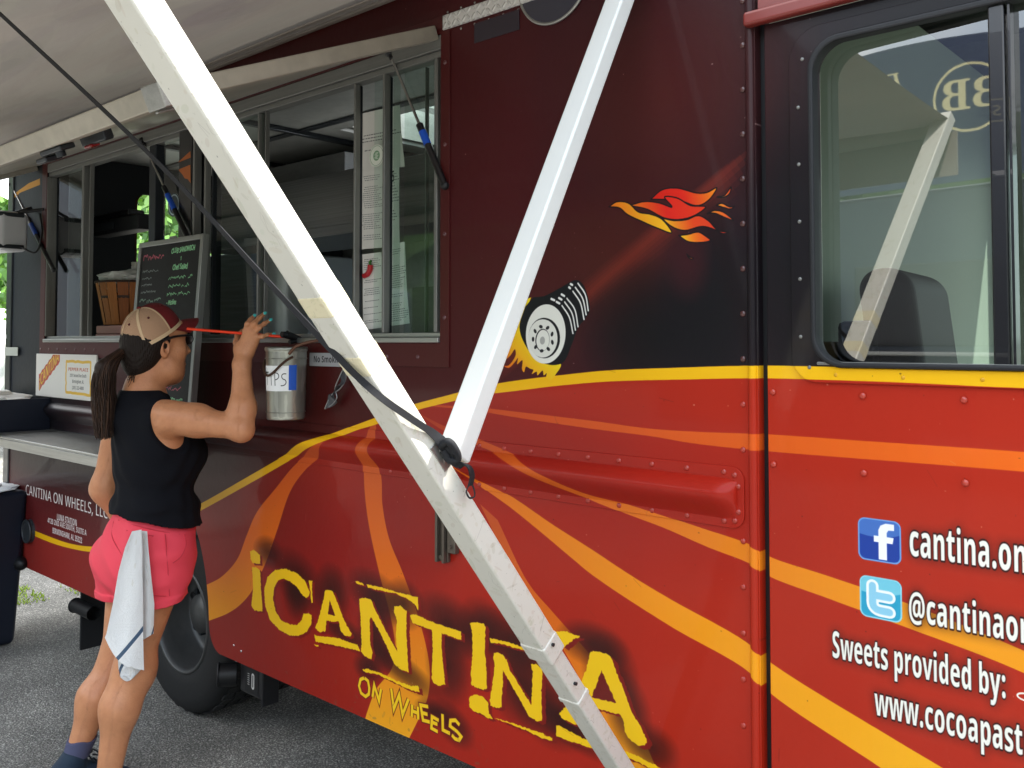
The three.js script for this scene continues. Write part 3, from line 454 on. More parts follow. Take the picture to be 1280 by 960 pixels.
part(truck, 'partition', boxG(-1.02, -0.99, 0.82, 2.6, -2.19, -0.04, 0.002), phys(0xc8d2c6, { roughness: 0.6 }));
for (const x of [-4.6, -3.8, -2.2, -1.5]) part(truck, 'ceiling_rib', boxG(x, x + 0.04, 2.575, 2.599, -2.18, -0.05, 0.004), M.darkAlu);
for (const z of [-0.45, -0.8]) part(truck, 'ceiling_strip', boxG(XL + 0.06, -1.03, 2.588, 2.598, z - 0.02, z + 0.02, 0.002), M.darkAlu);

// ---- serving windows
const wz = -0.03;
part(truck, 'window_head', join([boxG(-4.8, -1.906, 2.405, 2.448, -0.085, 0.003, 0.003), boxG(-4.8, -1.906, 2.385, 2.404, -0.045, -0.005, 0.002)]), M.aluDull);
part(truck, 'window_sill', join([boxG(-4.8, -1.906, 1.5465, 1.563, -0.14, 0.012, 0.003), boxG(-4.8, -1.906, 1.5635, 1.576, -0.05, -0.038, 0.001), boxG(-4.8, -1.906, 1.5635, 1.576, -0.02, -0.008, 0.001)]), M.alu);
part(truck, 'counter', boxG(-5.2, -1.1, 1.49, 1.545, -0.55, -0.142, 0.004), M.steel);
const mull = (x0, x1, z0, z1, m = M.aluDull, name = 'mullion') => part(truck, name, boxG(x0, x1, 1.577, 2.384, z0, z1, 0.003), m);
const mp = (a, b, z0, z1, m, y0, y1) => mull(onZ(a, 330, z1).x, onZ(b, 330, z0).x, z0, z1, m);
mp(58, 69, -0.045, 0.002); mp(69.5, 73, -0.06, -0.046, M.darkAlu); mp(103, 108.5, -0.03, 0.0); mp(109, 111, -0.045, -0.031, M.darkAlu); mp(111, 116, -0.02, 0.001); mp(193, 197.5, -0.05, -0.005, M.darkAlu);
mp(239, 251, -0.035, -0.002); mp(253.5, 263, -0.03, -0.004); mp(265, 275, -0.08, -0.04, M.darkAlu); mp(322, 328, -0.03, -0.004); mp(328.5, 331, -0.05, -0.031, M.darkAlu); mp(330.5, 335, -0.026, -0.008);
mp(443, 447.5, -0.028, -0.006); mp(447.5, 452, -0.045, -0.029, M.darkAlu); mp(479.5, 485, -0.026, 0.0); mp(485, 488, -0.045, -0.027, M.darkAlu); mp(531.5, 535, -0.055, -0.04); mp(546, 552, -0.035, -0.002);
{ const p = part(truck, 'window_pier', boxG(onZ(222, 330, -0.003).x, onZ(239, 330, -0.006).x, 1.564, 2.404, -0.08, -0.003, 0.002), M.blackGloss);
  for (const l of [[[222.5, 203], [238, 189], [238.5, 197], [223, 203]], [[223, 212], [238, 206], [238.4, 229], [235, 224], [231, 223], [228, 218]]]) { const s = new THREE.Shape(); l.forEach(([x, y], i) => { const q = onZ(x, y, -0.002); i ? s.lineTo(q.x, q.y) : s.moveTo(q.x, q.y); }); part(p, 'painted_flame', new THREE.ShapeGeometry(s).translate(0, 0, -0.0015), phys(0xb0602a, { roughness: 0.5 })); } }
const pane = (x0, x1, z, m = M.glass) => part(truck, 'glass_pane', new THREE.PlaneGeometry(x1 - x0, 0.81).translate((x0 + x1) / 2, 1.98, z), m);
pane(-4.65, -4.38, -0.044); pane(-4.70, -4.376, -0.018); pane(-3.63, -3.452, -0.024); pane(-3.184, -2.863, -0.017); pane(-2.26, -2.133, -0.04); pane(-2.134, -1.927, -0.014); pane(-2.114, -1.974, -0.04);

// ---- lifting hatch over the windows, with its struts
const HZ = (y) => (2.455 - y) * 0.834 / 0.35, onHatch = (x, y) => { let lo = 0, hi = 0.9, p; for (let i = 0; i < 40; i++) { const z = (lo + hi) / 2; p = onZ(x, y, z); if (p.y > 2.455 - z * 0.35 / 0.834) lo = z; else hi = z; } return p; };
{
  const L = Math.hypot(0.35, 0.834), ang = Math.atan2(0.35, 0.834), put = (g) => g.rotateX(ang).translate(0, 2.455, 0.008);
  const hatch = part(truck, 'hatch_flap', put(boxUV(boxG(-4.92, -1.96, 0.0, 0.012, 0.02, L - 0.03, 0.002), 1)), M.beige);
  part(hatch, 'rail', put(boxUV(boxG(-1.96, -1.915, -0.022, 0.02, 0.0, L - 0.055, 0.004))), M.beige); part(hatch, 'rail', put(boxUV(boxG(-4.97, -4.92, -0.022, 0.02, 0.0, L - 0.055, 0.004))), M.beige);
  part(hatch, 'rail', put(boxUV(boxG(-4.97, -1.98, -0.03, 0.022, L - 0.05, L + 0.006, 0.004))), phys(0xc9c5ba, { roughness: 0.5, metalness: 0.15, map: grime }));
  part(hatch, 'rail', put(boxUV(boxG(-4.92, -1.962, -0.016, -0.001, L - 0.24, L - 0.19, 0.003))), M.beige);
  part(hatch, 'corner_bracket', put(join([boxG(-1.985, -1.905, -0.034, 0.026, L - 0.06, L + 0.012, 0.004), boxG(-1.978, -1.9655, -0.04, -0.035, L - 0.05, L, 0.001)])), M.alu);
  part(hatch, 'latch', put(join([boxG(-2.66, -2.52, -0.046, -0.031, L - 0.045, L - 0.002, 0.004), boxG(-2.7, -2.63, -0.062, -0.047, L - 0.05, L + 0.0, 0.005), boxG(-2.61, -2.46, -0.05, -0.018, L - 0.13, L - 0.1, 0.006), new THREE.CylinderGeometry(0.013, 0.013, 0.02, 14).translate(-2.57, -0.05, L - 0.02)])), M.darkAlu);
  part(hatch, 'lamp_lens', put(boxG(-2.59, -2.545, -0.056, -0.046, L - 0.125, L - 0.095, 0.005)), phys(0x8a1f20, { roughness: 0.25 }));
  part(hatch, 'hinge', rodG(V(-4.95, 2.462, 0.01), V(-1.93, 2.462, 0.01), 0.009), M.alu);
  const strut = (a, b, k = 0.55) => {
    const mid = a.clone().lerp(b, k), g = part(truck, 'gas_strut', rodG(mid, b, 0.011), M.blackGloss);
    part(g, 'piston_rod', rodG(a, mid.clone().lerp(a, -0.02), 0.0045), M.chrome); part(g, 'ball_socket', join([new THREE.SphereGeometry(0.014, 10, 8).translate(a.x, a.y, a.z), rodG(a, a.clone().lerp(b, 0.05), 0.008)]), M.black); part(g, 'ball_socket', new THREE.SphereGeometry(0.013, 10, 8).translate(b.x, b.y, b.z), M.black);
    part(g, 'band', rodG(mid.clone().lerp(b, 0.12), mid.clone().lerp(b, 0.34), 0.0116), phys(0x1d56c8, { roughness: 0.4 })); return g;
  };
  const a0 = onHatch(487, 66); strut(a0, onZ(556, 232, 0.012), 0.56);
  const a1 = onHatch(178, 172); a1.y -= 0.012; strut(a1, onZ(246, 322, 0.02), 0.42);
  const a2 = onHatch(14, 228); a2.y -= 0.012; strut(a2, onZ(67, 337, 0.012), 0.42);
}
// ---- plates and fittings on the side
{
  const q = (x0, y0, x1, y1, z0, z1, m, n, r = 0.003, lab) => part(truck, n, boxUV(boxG(x0, x1, y0, y1, z0, z1, r)), m, lab);
  const tread = canvasTex(256, 64, (c, w, h) => { c.fillStyle = '#333'; c.fillRect(0, 0, w, h); c.fillStyle = '#fff'; for (let i = 0; i < 16; i++) for (let j = 0; j < 4; j++) { c.save(); c.translate(i * 16 + 8, j * 16 + 8); c.rotate((i + j) % 2 ? 0.8 : -0.8); c.beginPath(); c.ellipse(0, 0, 7, 2.4, 0, 0, 7); c.fill(); c.restore(); } }, false); tread.wrapS = tread.wrapT = THREE.RepeatWrapping; tread.repeat.set(3.2, 12);
  q(-1.895, 2.455, -1.42, 2.499, 0.0, 0.008, phys(0xe2e2e0, { metalness: 0.35, roughness: 0.4, bumpMap: tread, bumpScale: 0.003 }), 'tread_plate');
  q(-1.77, 2.39, -1.6, 2.446, 0.0, 0.003, phys(0x231a28, { roughness: 0.4, clearcoat: 0.4 }), 'patch_plate');
  for (let i = 0; i < 9; i++) for (const y of [2.446, 2.507]) { const s = piece(truck, 'rivet', dome, M.alu, V(-1.88 + i * 0.055, y, 0.0)); s.scale.setScalar(0.55); }
  const ring = part(truck, 'round_vent', new THREE.TorusGeometry(0.118, 0.0045, 8, 60, 3.5).rotateZ(2.7).translate(-1.48, 2.497, 0.004), M.alu); part(ring, 'cover', new THREE.CylinderGeometry(0.115, 0.115, 0.006, 48).rotateX(Math.PI / 2).translate(-1.48, 2.497, 0.0025), phys(0x2b2c3c, { roughness: 0.3, clearcoat: 0.8 })); part(ring, 'hub', new THREE.SphereGeometry(0.036, 20, 10).scale(1, 1, 0.3).translate(-1.425, 2.465, 0.008), phys(0x7f9fb8, { roughness: 0.25, metalness: 0.4 }));
  part(truck, 'slot_bracket', join([boxG(-1.905, -1.862, 0.925, 1.12, 0.0, 0.012, 0.003), boxG(-1.902, -1.893, 0.925, 1.12, 0.012, 0.026, 0.002), boxG(-1.874, -1.865, 0.925, 1.12, 0.012, 0.026, 0.002), boxG(-1.858, -1.826, 0.955, 1.09, 0.0, 0.02, 0.004), new THREE.CylinderGeometry(0.006, 0.006, 0.01, 10).rotateX(Math.PI / 2).translate(-1.842, 0.975, 0.022), new THREE.CylinderGeometry(0.006, 0.006, 0.01, 10).rotateX(Math.PI / 2).translate(-1.884, 0.94, 0.015)]), phys(0x6f6860, { metalness: 0.7, roughness: 0.55, map: grime }));
  const sign = (w, h, draw) => canvasTex(w, h, draw);
  const plate = (name, x0, y0, x1, y1, z, t, label, m = {}) => { const b = part(truck, name, boxG(x0, x1, y0, y1, z, z + 0.003, 0.001), phys(0x9ea0a4, { roughness: 0.5 }), label); part(b, 'print', new THREE.PlaneGeometry(x1 - x0 - 0.002, y1 - y0 - 0.002).translate((x0 + x1) / 2, (y0 + y1) / 2, z + 0.0036), phys(0xffffff, { map: t, roughness: 0.5, ...m })); return b; };
  plate('no_smoking_plate', -2.537, 1.4685, -2.335, 1.513, 0.003, sign(512, 112, (c, w, h) => { c.fillStyle = '#a2a3a6'; c.fillRect(0, 0, w, h); c.fillStyle = '#17171a'; c.font = 'bold 70px sans-serif'; c.textAlign = 'center'; c.save(); c.translate(w / 2, 80); c.scale(1, 1.1); c.fillText('No Smoking', 0, 0); c.restore(); }), 'small silver no smoking plate under the window');
  plate('sticker', -3.56, 1.905, -3.5, 1.985, -0.02, sign(96, 128, (c, w, h) => { c.fillStyle = '#c9c9c2'; c.fillRect(0, 0, w, h); c.fillStyle = '#3a3a3c'; c.fillRect(8, 10, 80, 62); c.fillStyle = '#b8b8b2'; c.beginPath(); c.arc(48, 40, 20, 0, 7); c.fill(); c.fillStyle = '#444'; for (let i = 0; i < 3; i++) c.fillRect(12, 84 + i * 13, 72, 5); }), 'small square sticker on the glass');
  const disc = (name, x, y, r, z, draw, label) => part(truck, name, new THREE.CylinderGeometry(r, r, 0.0016, 40).rotateX(Math.PI / 2).translate(x, y, z), [M.white, phys(0xffffff, { map: sign(256, 256, draw), roughness: 0.4 }), M.white], label);
  disc('round_sticker', -3.53, 2.115, 0.05, -0.02, (c) => { c.fillStyle = '#26323a'; c.fillRect(0, 0, 256, 256); c.strokeStyle = '#9db4b8'; c.lineWidth = 18; c.beginPath(); c.arc(128, 128, 104, 0, 7); c.stroke(); c.strokeStyle = '#d6e0e0'; c.lineWidth = 3; c.beginPath(); c.arc(128, 128, 104, 0, 7); c.stroke(); }, 'round dark sticker on the glass');
  disc('round_sticker', -2.243, 2.143, 0.036, -0.036, (c) => { c.fillStyle = '#dfe6da'; c.fillRect(0, 0, 256, 256); c.fillStyle = '#6f9a74'; c.beginPath(); c.arc(128, 128, 58, 0, 7); c.fill(); c.strokeStyle = '#5c8363'; c.lineWidth = 5; c.beginPath(); c.arc(128, 128, 112, 0, 7); c.stroke(); c.fillStyle = '#e9efe4'; for (let i = 0; i < 7; i++) c.fillRect(92 + i * 11, 96 + (i % 3) * 10, 6, 50); }, 'round green and white sticker on the glass');
  part(truck, 'round_reflector', join([new THREE.CylinderGeometry(0.055, 0.06, 0.02, 28).rotateX(Math.PI / 2).translate(-4.94, 0.585, 0.01), new THREE.TorusGeometry(0.055, 0.006, 8, 28).translate(-4.94, 0.585, 0.02)]), phys(0x34373b, { roughness: 0.35 }));
  part(truck, 'corner_trim', join([boxG(-5.325, -5.02 - 0.23, 0.39, 2.78, -0.05, 0.008, 0.006)]), phys(0x20262c, { roughness: 0.4, clearcoat: 0.6 }));
  part(truck, 'small_sign', boxG(-5.32, -5.13, 1.475, 1.52, 0.009, 0.012, 0.001), phys(0xb9c0b8, { roughness: 0.5 }));
}
// ---- folding shelf
{
  const sh = part(truck, 'folding_shelf', join([boxG(-4.69, -3.32, 1.108, 1.118, 0.0, 0.29, 0.003), boxG(-4.69, -3.32, 1.068, 1.1075, 0.272, 0.289, 0.003)]), M.alu);
  for (const x of [-4.52, -3.5]) part(sh, 'shelf_bracket', join([boxG(x, x + 0.02, 0.98, 1.107, 0.002, 0.022, 0.002), barG(V(x + 0.01, 0.99, 0.015), V(x + 0.01, 1.1, 0.2), 0.016, 0.012)]), M.aluDull);
}
// ---- wheels, mud flap, inlet, underside
const tyreM = phys(0x1a1b1d, { roughness: 0.75, bumpMap: fineBump, bumpScale: 0.001, map: grime }), rimM = phys(0x5c5e60, { metalness: 0.6, roughness: 0.5, map: grime });
function wheel(x, z, dir) {
  const g = new THREE.Group(); g.name = 'wheel'; g.org = truck.org; truck.add(g);
  const prof = [[0.215, -0.1], [0.225, -0.115], [0.262, -0.122], [0.32, -0.125], [0.362, -0.112], [0.382, -0.092], [0.39, -0.07], [0.39, 0.07], [0.382, 0.092], [0.362, 0.112], [0.32, 0.125], [0.262, 0.122], [0.225, 0.115], [0.215, 0.1]].map(([r, y]) => new THREE.Vector2(r, y));
  const place = (q) => q.rotateX(Math.PI / 2 * dir).translate(x, 0.39, z);
  const lug = []; for (let i = 0; i < 60; i++) for (const y of [-0.055, 0, 0.055]) lug.push(new THREE.BoxGeometry(0.006, 0.044, 0.03).translate(0.391, y + (i % 2) * 0.01, 0).rotateY(i / 60 * Math.PI * 2));
  const t = part(g, 'tyre', place(join([new THREE.LatheGeometry(prof, 64), ...lug])), tyreM);
  const rim = [[0.226, 0.112], [0.222, 0.12], [0.212, 0.118], [0.205, 0.1], [0.2, 0.06], [0.195, -0.02], [0.17, -0.035], [0.1, -0.045], [0.085, -0.03], [0.08, 0.03], [0.02, 0.04], [0.0005, 0.04]].map(([r, y]) => new THREE.Vector2(r, y));
  part(g, 'rim', place(new THREE.LatheGeometry(rim, 64)), rimM);
  const nuts = []; for (let i = 0; i < 8; i++) nuts.push(new THREE.CylinderGeometry(0.013, 0.014, 0.03, 6).translate(0.125, -0.025, 0).rotateY(i * Math.PI / 4 + 0.2)); part(g, 'wheel_nuts', place(join(nuts)), M.darkAlu);
  const hs = []; for (let i = 0; i < 8; i++) hs.push(new THREE.SphereGeometry(0.02, 10, 8).scale(1.2, 0.35, 0.9).translate(0.172, -0.031, 0).rotateY(i * Math.PI / 4 - 0.2)); part(g, 'hand_holes', place(join(hs)), M.black);
}
wheel(-3.6, -0.225, 1); wheel(-3.6, -0.49, 1); wheel(-3.6, -2.04, -1); wheel(0.25, -0.19, 1); wheel(0.25, -2.04, -1);
{
  const arch = []; const n = 20; const pos = [], idx = [];
  for (let i = 0; i <= n; i++) { const a = Math.PI * i / n, x = -3.615 - Math.cos(a) * 0.5, y = 0.42 + Math.sin(a) * 0.6; pos.push(x, y, -0.031, x, y, -0.75); if (i < n) idx.push(2 * i, 2 * i + 1, 2 * i + 2, 2 * i + 2, 2 * i + 1, 2 * i + 3); }
  const g = new THREE.BufferGeometry(); g.setAttribute('position', new THREE.Float32BufferAttribute(pos, 3)); g.setIndex(idx); g.computeVertexNormals(); part(truck, 'wheel_arch', g, M.black);
  part(truck, 'mud_flap', boxG(-4.55, -4.535, 0.05, 0.5, -0.42, -0.09, 0.004), M.rubber);
  part(truck, 'exhaust_tip', join([new THREE.CylinderGeometry(0.032, 0.032, 0.2, 20, 1, true).rotateZ(Math.PI / 2).translate(-4.45, 0.27, -0.07), new THREE.TorusGeometry(0.032, 0.005, 6, 20).rotateY(Math.PI / 2).translate(-4.55, 0.27, -0.07)]), M.black);
  part(truck, 'axle', rodG(V(-3.6, 0.39, -1.95), V(-3.6, 0.39, -0.3), 0.07), M.black);
  const ib = part(truck, 'inlet_box', join([boxG(-3.09, -2.935, 0.23, 0.345, -0.15, -0.08, 0.01), boxG(-3.2, -2.94, 0.3465, 0.36, -0.15, -0.06, 0.003), boxG(-2.934, -2.918, 0.215, 0.355, -0.14, -0.07, 0.004)]), M.blackGloss);
  part(ib, 'port', join([new THREE.CylinderGeometry(0.042, 0.046, 0.07, 28, 1, true).rotateX(Math.PI / 2).rotateY(-0.6).translate(-3.16, 0.277, -0.07), new THREE.TorusGeometry(0.042, 0.005, 8, 28).rotateY(-0.6).translate(-3.18, 0.277, -0.045)]), M.black);
  part(ib, 'label_plate', new THREE.PlaneGeometry(0.09, 0.09).translate(-3.005, 0.288, -0.0785), phys(0xffffff, { roughness: 0.5, map: canvasTex(128, 128, (c) => { c.fillStyle = '#15161a'; c.fillRect(0, 0, 128, 128); c.fillStyle = '#d5d5d2'; c.beginPath(); c.roundRect(62, 22, 26, 84, 13); c.fill(); c.fillStyle = '#2a2b2e'; c.beginPath(); c.roundRect(70, 32, 10, 64, 5); c.fill(); c.fillStyle = '#a8a8a6'; for (let i = 0; i < 6; i++) c.fillRect(24, 30 + i * 11, 18, 5); }) }));
  for (const [x, y] of [[-3.19, 0.352], [-3.08, 0.35]]) { const s = piece(ib, 'screw', dome, M.chrome, V(x, y, -0.058)); s.scale.setScalar(0.7); }
  for (const [x, y] of [[-3.0, 0.44], [-2.95, 0.43]]) { const s = piece(truck, 'screw', dome, M.chrome, V(x, y, 0)); s.scale.setScalar(0.7); }
  part(truck, 'rear_bumper', boxG(-5.5, -5.31, 0.36, 0.5, -2.2, -0.05, 0.02), M.darkAlu);
  const st = part(truck, 'stabiliser_arm', barG(onZ(-12, 664, 0.05), onZ(22, 703, 0.03), 0.05, 0.035, 0.006), M.alu); part(st, 'clamp', join([new THREE.SphereGeometry(0.045, 14, 10).scale(1.2, 0.8, 0.8).translate(...onZ(25, 704, 0.02).toArray()), boxG(-5.16, -5.04, 0.42, 0.52, -0.05, 0.03, 0.01)]), M.black);
}
// ---- inside the cab
{
  const bm = phys(0x0b0b0d, { roughness: 0.55, specularIntensity: 0.5 }), seatGroup = new THREE.Group(); seatGroup.name = 'driver_seat'; seatGroup.org = truck.org; truck.add(seatGroup);
  const back = new RoundedBoxGeometry(0.13, 0.66, 0.46, 6, 0.06); { const p = back.attributes.position; for (let i = 0; i < p.count; i++) { const y = p.getY(i); p.setX(i, p.getX(i) - y * 0.12 + 0.015 * Math.sin(p.getZ(i) * 9)); } back.computeVertexNormals(); } back.translate(-0.78, 1.4, -0.62);
  part(seatGroup, 'backrest', back, bm); part(seatGroup, 'cushion', new RoundedBoxGeometry(0.48, 0.14, 0.48, 4, 0.06).translate(-0.5, 1.1, -0.62), bm); part(seatGroup, 'pedestal', boxG(-0.66, -0.36, 0.82, 1.03, -0.78, -0.46, 0.02), M.black); part(seatGroup, 'armrest', boxG(-0.9, -0.8, 1.45, 1.6, -0.44, -0.38, 0.015), bm);
  part(truck, 'dashboard', new RoundedBoxGeometry(0.4, 0.3, 1.9, 3, 0.05).translate(0.95, 1.25, -1.1), M.darkWall);
  part(truck, 'lower_shelf', boxG(-0.985, -0.9, 1.36, 1.55, -0.5, -0.1, 0.01), phys(0x5a4634, { roughness: 0.7 }));
}
// ---- inside the kitchen
{
  part(truck, 'range_hood', join([boxG(-4.35, -2.0, 2.06, 2.30, -1.0, -0.62, 0.004), boxG(-4.36, -1.99, 2.015, 2.0595, -1.02, -0.6, 0.003)]), M.steel);
  part(truck, 'wall_cabinet', boxG(-4.9, -3.7, 2.301, 2.52, -1.55, -1.02, 0.006), M.greyWall);
  part(truck, 'cook_line', join([boxG(-4.4, -1.6, 0.82, 1.42, -2.1, -1.55, 0.01), boxG(-4.4, -1.6, 1.4205, 1.9, -2.15, -2.1, 0.004)]), M.greyWall);
  const fr = thing('refrigerator', 'tall grey steel refrigerator seen through the glass behind the serving window', 'refrigerator', [-4.45, 0.82, -1.1]);
  part(fr, 'cabinet', boxG(-4.75, -4.14, 0.83, 2.03, -1.4, -0.8, 0.01), phys(0x8d9695, { metalness: 0.5, roughness: 0.42, map: brushed })); part(fr, 'door', boxG(-4.135, -4.1, 0.9, 2.02, -1.39, -0.81, 0.008), phys(0x9aa2a1, { metalness: 0.5, roughness: 0.4 })); part(fr, 'handle', boxG(-4.098, -4.08, 1.3, 1.7, -0.87, -0.84, 0.005), M.chrome);
  const cyl = thing('drink_dispenser', 'pale steel cylinder standing inside the window by the open pane', 'dispenser', [-3.33, 1.545, -0.42]);
  part(cyl, 'body', new THREE.LatheGeometry([[0.001, 0], [0.098, 0], [0.1, 0.01], [0.1, 0.4], [0.094, 0.42], [0.001, 0.425]].map(([a, b]) => new THREE.Vector2(a, b)), 40).translate(-3.33, 1.546, -0.42), phys(0xc3c7c8, { metalness: 0.4, roughness: 0.35 })); part(cyl, 'lid_knob', new THREE.SphereGeometry(0.02, 14, 10).translate(-3.33, 1.985, -0.42), M.black);
  const sb = thing('microwave_oven', 'dark box on a bracket hanging inside the left serving window', 'oven', [-4.75, 2.05, -0.45]); part(sb, 'case', boxG(-5.0, onZ(172, 275, -0.3).x, 2.12, 2.2, -0.4, -0.3, 0.01), M.black); part(sb, 'oven_door', boxG(-5.0, onZ(160, 275, -0.31).x, 2.201, 2.235, -0.4, -0.31, 0.01), M.blackGloss); part(sb, 'vent', boxG(-4.98, -4.7, 2.14, 2.18, -0.299, -0.29, 0.003), M.darkAlu);
}
// ---------------------------------------------------------------- awning with its legs
function ribbon(pts, sides, w, th = 0.0016, n = 80) {
  const cur = new THREE.CatmullRomCurve3(pts, false, 'centripetal'), pos = [], idx = [], S_ = sides.length - 1, uv = [];
  for (let i = 0; i <= n; i++) {
    const t = i / n, p = cur.getPoint(t), d = cur.getTangent(t), k = t * S_, a = Math.min(S_ - 1, Math.floor(k)), s = sides[a].clone().lerp(sides[a + 1], k - a); s.addScaledVector(d, -s.dot(d)).normalize();
    const nn = V(0, 0, 0).crossVectors(d, s), W = (typeof w === 'function' ? w(t) : w) / 2;
    for (const [a1, b1] of [[-1, -1], [1, -1], [1, 1], [-1, 1]]) { const q = p.clone().addScaledVector(s, a1 * W).addScaledVector(nn, b1 * th / 2); pos.push(q.x, q.y, q.z); uv.push(t, a1 * 0.5 + 0.5); }
    if (i < n) for (let e = 0; e < 4; e++) { const A = i * 4 + e, B = i * 4 + (e + 1) % 4; idx.push(A, B, A + 4, A + 4, B, B + 4); }
  }
  idx.push(0, 2, 1, 0, 3, 2); const z = n * 4; idx.push(z, z + 1, z + 2, z, z + 2, z + 3);
  const g = new THREE.BufferGeometry(); g.setAttribute('position', new THREE.Float32BufferAttribute(pos, 3)); g.setAttribute('uv', new THREE.Float32BufferAttribute(uv, 2)); g.setIndex(idx);
  const f = g.toNonIndexed(); f.computeVertexNormals(); return f;
}
const LX = -1.2, legP = (y) => V(LX, y, 0.113 + (y - 0.597) * 0.7956), braceP = (y) => V(LX, y, 0.101 + (2.34 - y) * 0.533);
const OUT = V(0, -0.62, 0.78);
const cloth = canvasTex(1024, 512, (c, w, h) => {
  c.fillStyle = '#8f887f'; c.fillRect(0, 0, w, h);
  for (let i = 0; i < 260; i++) { c.fillStyle = `rgba(${rnd() < 0.5 ? '112,100,98' : '168,162,154'},${rr(0.02, 0.05)})`; c.beginPath(); c.ellipse(rr(0, w), rr(0, h), rr(30, 190), rr(4, 26), rr(-0.12, 0.12), 0, 7); c.fill(); }
  for (let i = 0; i < 60; i++) { c.fillStyle = `rgba(92,80,84,${rr(0.03, 0.09)})`; c.beginPath(); c.ellipse(rr(0, w), rr(0, h), rr(40, 160), rr(14, 46), rr(-0.2, 0.2), 0, 7); c.fill(); }
  for (let i = 0; i < 3000; i++) { c.fillStyle = `rgba(90,80,80,${rr(0.03, 0.1)})`; c.fillRect(rr(0, w), rr(0, h), 1.5, 1.5); }
});
{
  const aw = thing('awning', 'rolled out beige fabric awning on white square metal legs over the serving windows', 'awning', [-3.2, 0.5, 0.1]);
  const nx = 90, nz = 40, pos = [], uv = [], idx = [];
  for (let i = 0; i <= nx; i++) for (let j = 0; j <= nz; j++) {
    const u = i / nx, v = j / nz, x = -5.62 + (LX + 0.03 + 5.62) * u, sag = 0.03 * Math.sin(Math.PI * v) + 0.012 * Math.sin(x * 3.1 + v * 2) * Math.sin(Math.PI * v) + 0.006 * Math.sin(x * 9 + v * 7) * v;
    pos.push(x, 2.612 - 0.272 * v - sag, 0.012 + 1.5 * v); uv.push(u, v);
    if (i < nx && j < nz) { const a = i * (nz + 1) + j; idx.push(a, a + 1, a + nz + 1, a + 1, a + nz + 2, a + nz + 1); }
  }
  const g = new THREE.BufferGeometry(); g.setAttribute('position', new THREE.Float32BufferAttribute(pos, 3)); g.setAttribute('uv', new THREE.Float32BufferAttribute(uv, 2)); g.setIndex(idx); g.computeVertexNormals();
  part(aw, 'canopy_fabric', g, phys(0xffffff, { map: cloth, transmission: 0.15, thickness: 0, roughness: 1, bumpMap: fineBump, bumpScale: 0.0015 }));
  part(aw, 'hem', join([barG(V(-5.62, 2.606, 0.01), V(LX + 0.03, 2.606, 0.01), 0.012, 0.02, 0.004), barG(V(-5.6, 2.58, 0.09), V(LX + 0.03, 2.58, 0.09), 0.006, 0.012, 0.002)]), phys(0xa59d97, { roughness: 0.8 }));
  part(aw, 'roller_tube', rodG(V(-5.66, 2.335, 1.54), V(LX - 0.035, 2.335, 1.54), 0.036, 0.036, 24), phys(0xb5afa6, { roughness: 0.5 })); part(aw, 'valance', boxG(-5.62, LX + 0.03, 2.15, 2.31, 1.545, 1.549, 0), phys(0xa39a92, { roughness: 0.9 }));
  const leg = part(aw, 'leg', boxUV(barG(legP(0.93), legP(2.36), 0.062, 0.047, 0.005, OUT), 1.6), M.white);
  part(leg, 'inner_tube', boxUV(barG(legP(0.46), legP(0.985), 0.052, 0.038, 0.005, OUT), 2.1), M.white); part(leg, 'end_collar', boxUV(barG(legP(0.915), legP(0.955), 0.066, 0.051, 0.006, OUT), 2), M.white);
  part(leg, 'inner_collar', boxUV(barG(legP(0.80), legP(0.812), 0.056, 0.042, 0.004, OUT), 2), M.white);
  part(leg, 'foot_bracket', join([boxG(LX - 0.045, LX + 0.045, 0.4, 0.52, 0.002, 0.02, 0.004), boxG(LX - 0.035, LX - 0.029, 0.42, 0.5, 0.02, 0.07, 0.002), boxG(LX + 0.029, LX + 0.035, 0.42, 0.5, 0.02, 0.07, 0.002)]), M.alu);
  const tapes = [[1.6, 1.635], [1.505, 1.54], [1.545, 1.6]]; // old masking tape stuck round the leg
  for (const [a, b] of tapes.slice(0, 2)) part(leg, 'tape', boxUV(barG(legP(a), legP(b), 0.0632, 0.0482, 0.005, OUT), 3), phys(0xe4dcc0, { roughness: 0.7, map: scuff }));
  for (const y of [0.945, 0.845]) part(leg, 'bolt', new THREE.CylinderGeometry(0.0032, 0.0038, 0.006, 8).rotateZ(Math.PI / 2).translate(LX + (y > 0.9 ? 0.034 : 0.029), legP(y).y, legP(y).z), M.darkAlu);
  const br = part(aw, 'brace_arm', boxUV(barG(braceP(1.335), braceP(2.48), 0.055, 0.042, 0.006, V(0, 0.47, 0.88)), 1.3), phys(0xdedfdb, { roughness: 0.36, clearcoat: 0.25 }));
  part(br, 'wall_bracket', join([boxG(LX - 0.05, LX + 0.05, 2.42, 2.56, 0.002, 0.014, 0.004), boxG(LX - 0.04, LX - 0.032, 2.44, 2.54, 0.014, 0.06, 0.002), boxG(LX + 0.032, LX + 0.04, 2.44, 2.54, 0.014, 0.06, 0.002)]), M.alu);
  part(br, 'joint_plate', join([barG(legP(1.325).add(V(0.032, 0.0, -0.014)), legP(1.37).add(V(0.032, 0, -0.014)), 0.002, 0.02, 0.001, OUT), rodG(V(LX - 0.04, 1.345, 0.675), V(LX + 0.045, 1.345, 0.675), 0.007)]), M.alu);
  const L2 = -5.55, far = (p) => p.clone().setX(L2); // the leg and brace at the tail end
  part(aw, 'leg', boxUV(barG(far(legP(0.46)), far(legP(2.36)), 0.062, 0.047, 0.005, OUT), 1.6), M.white);
}
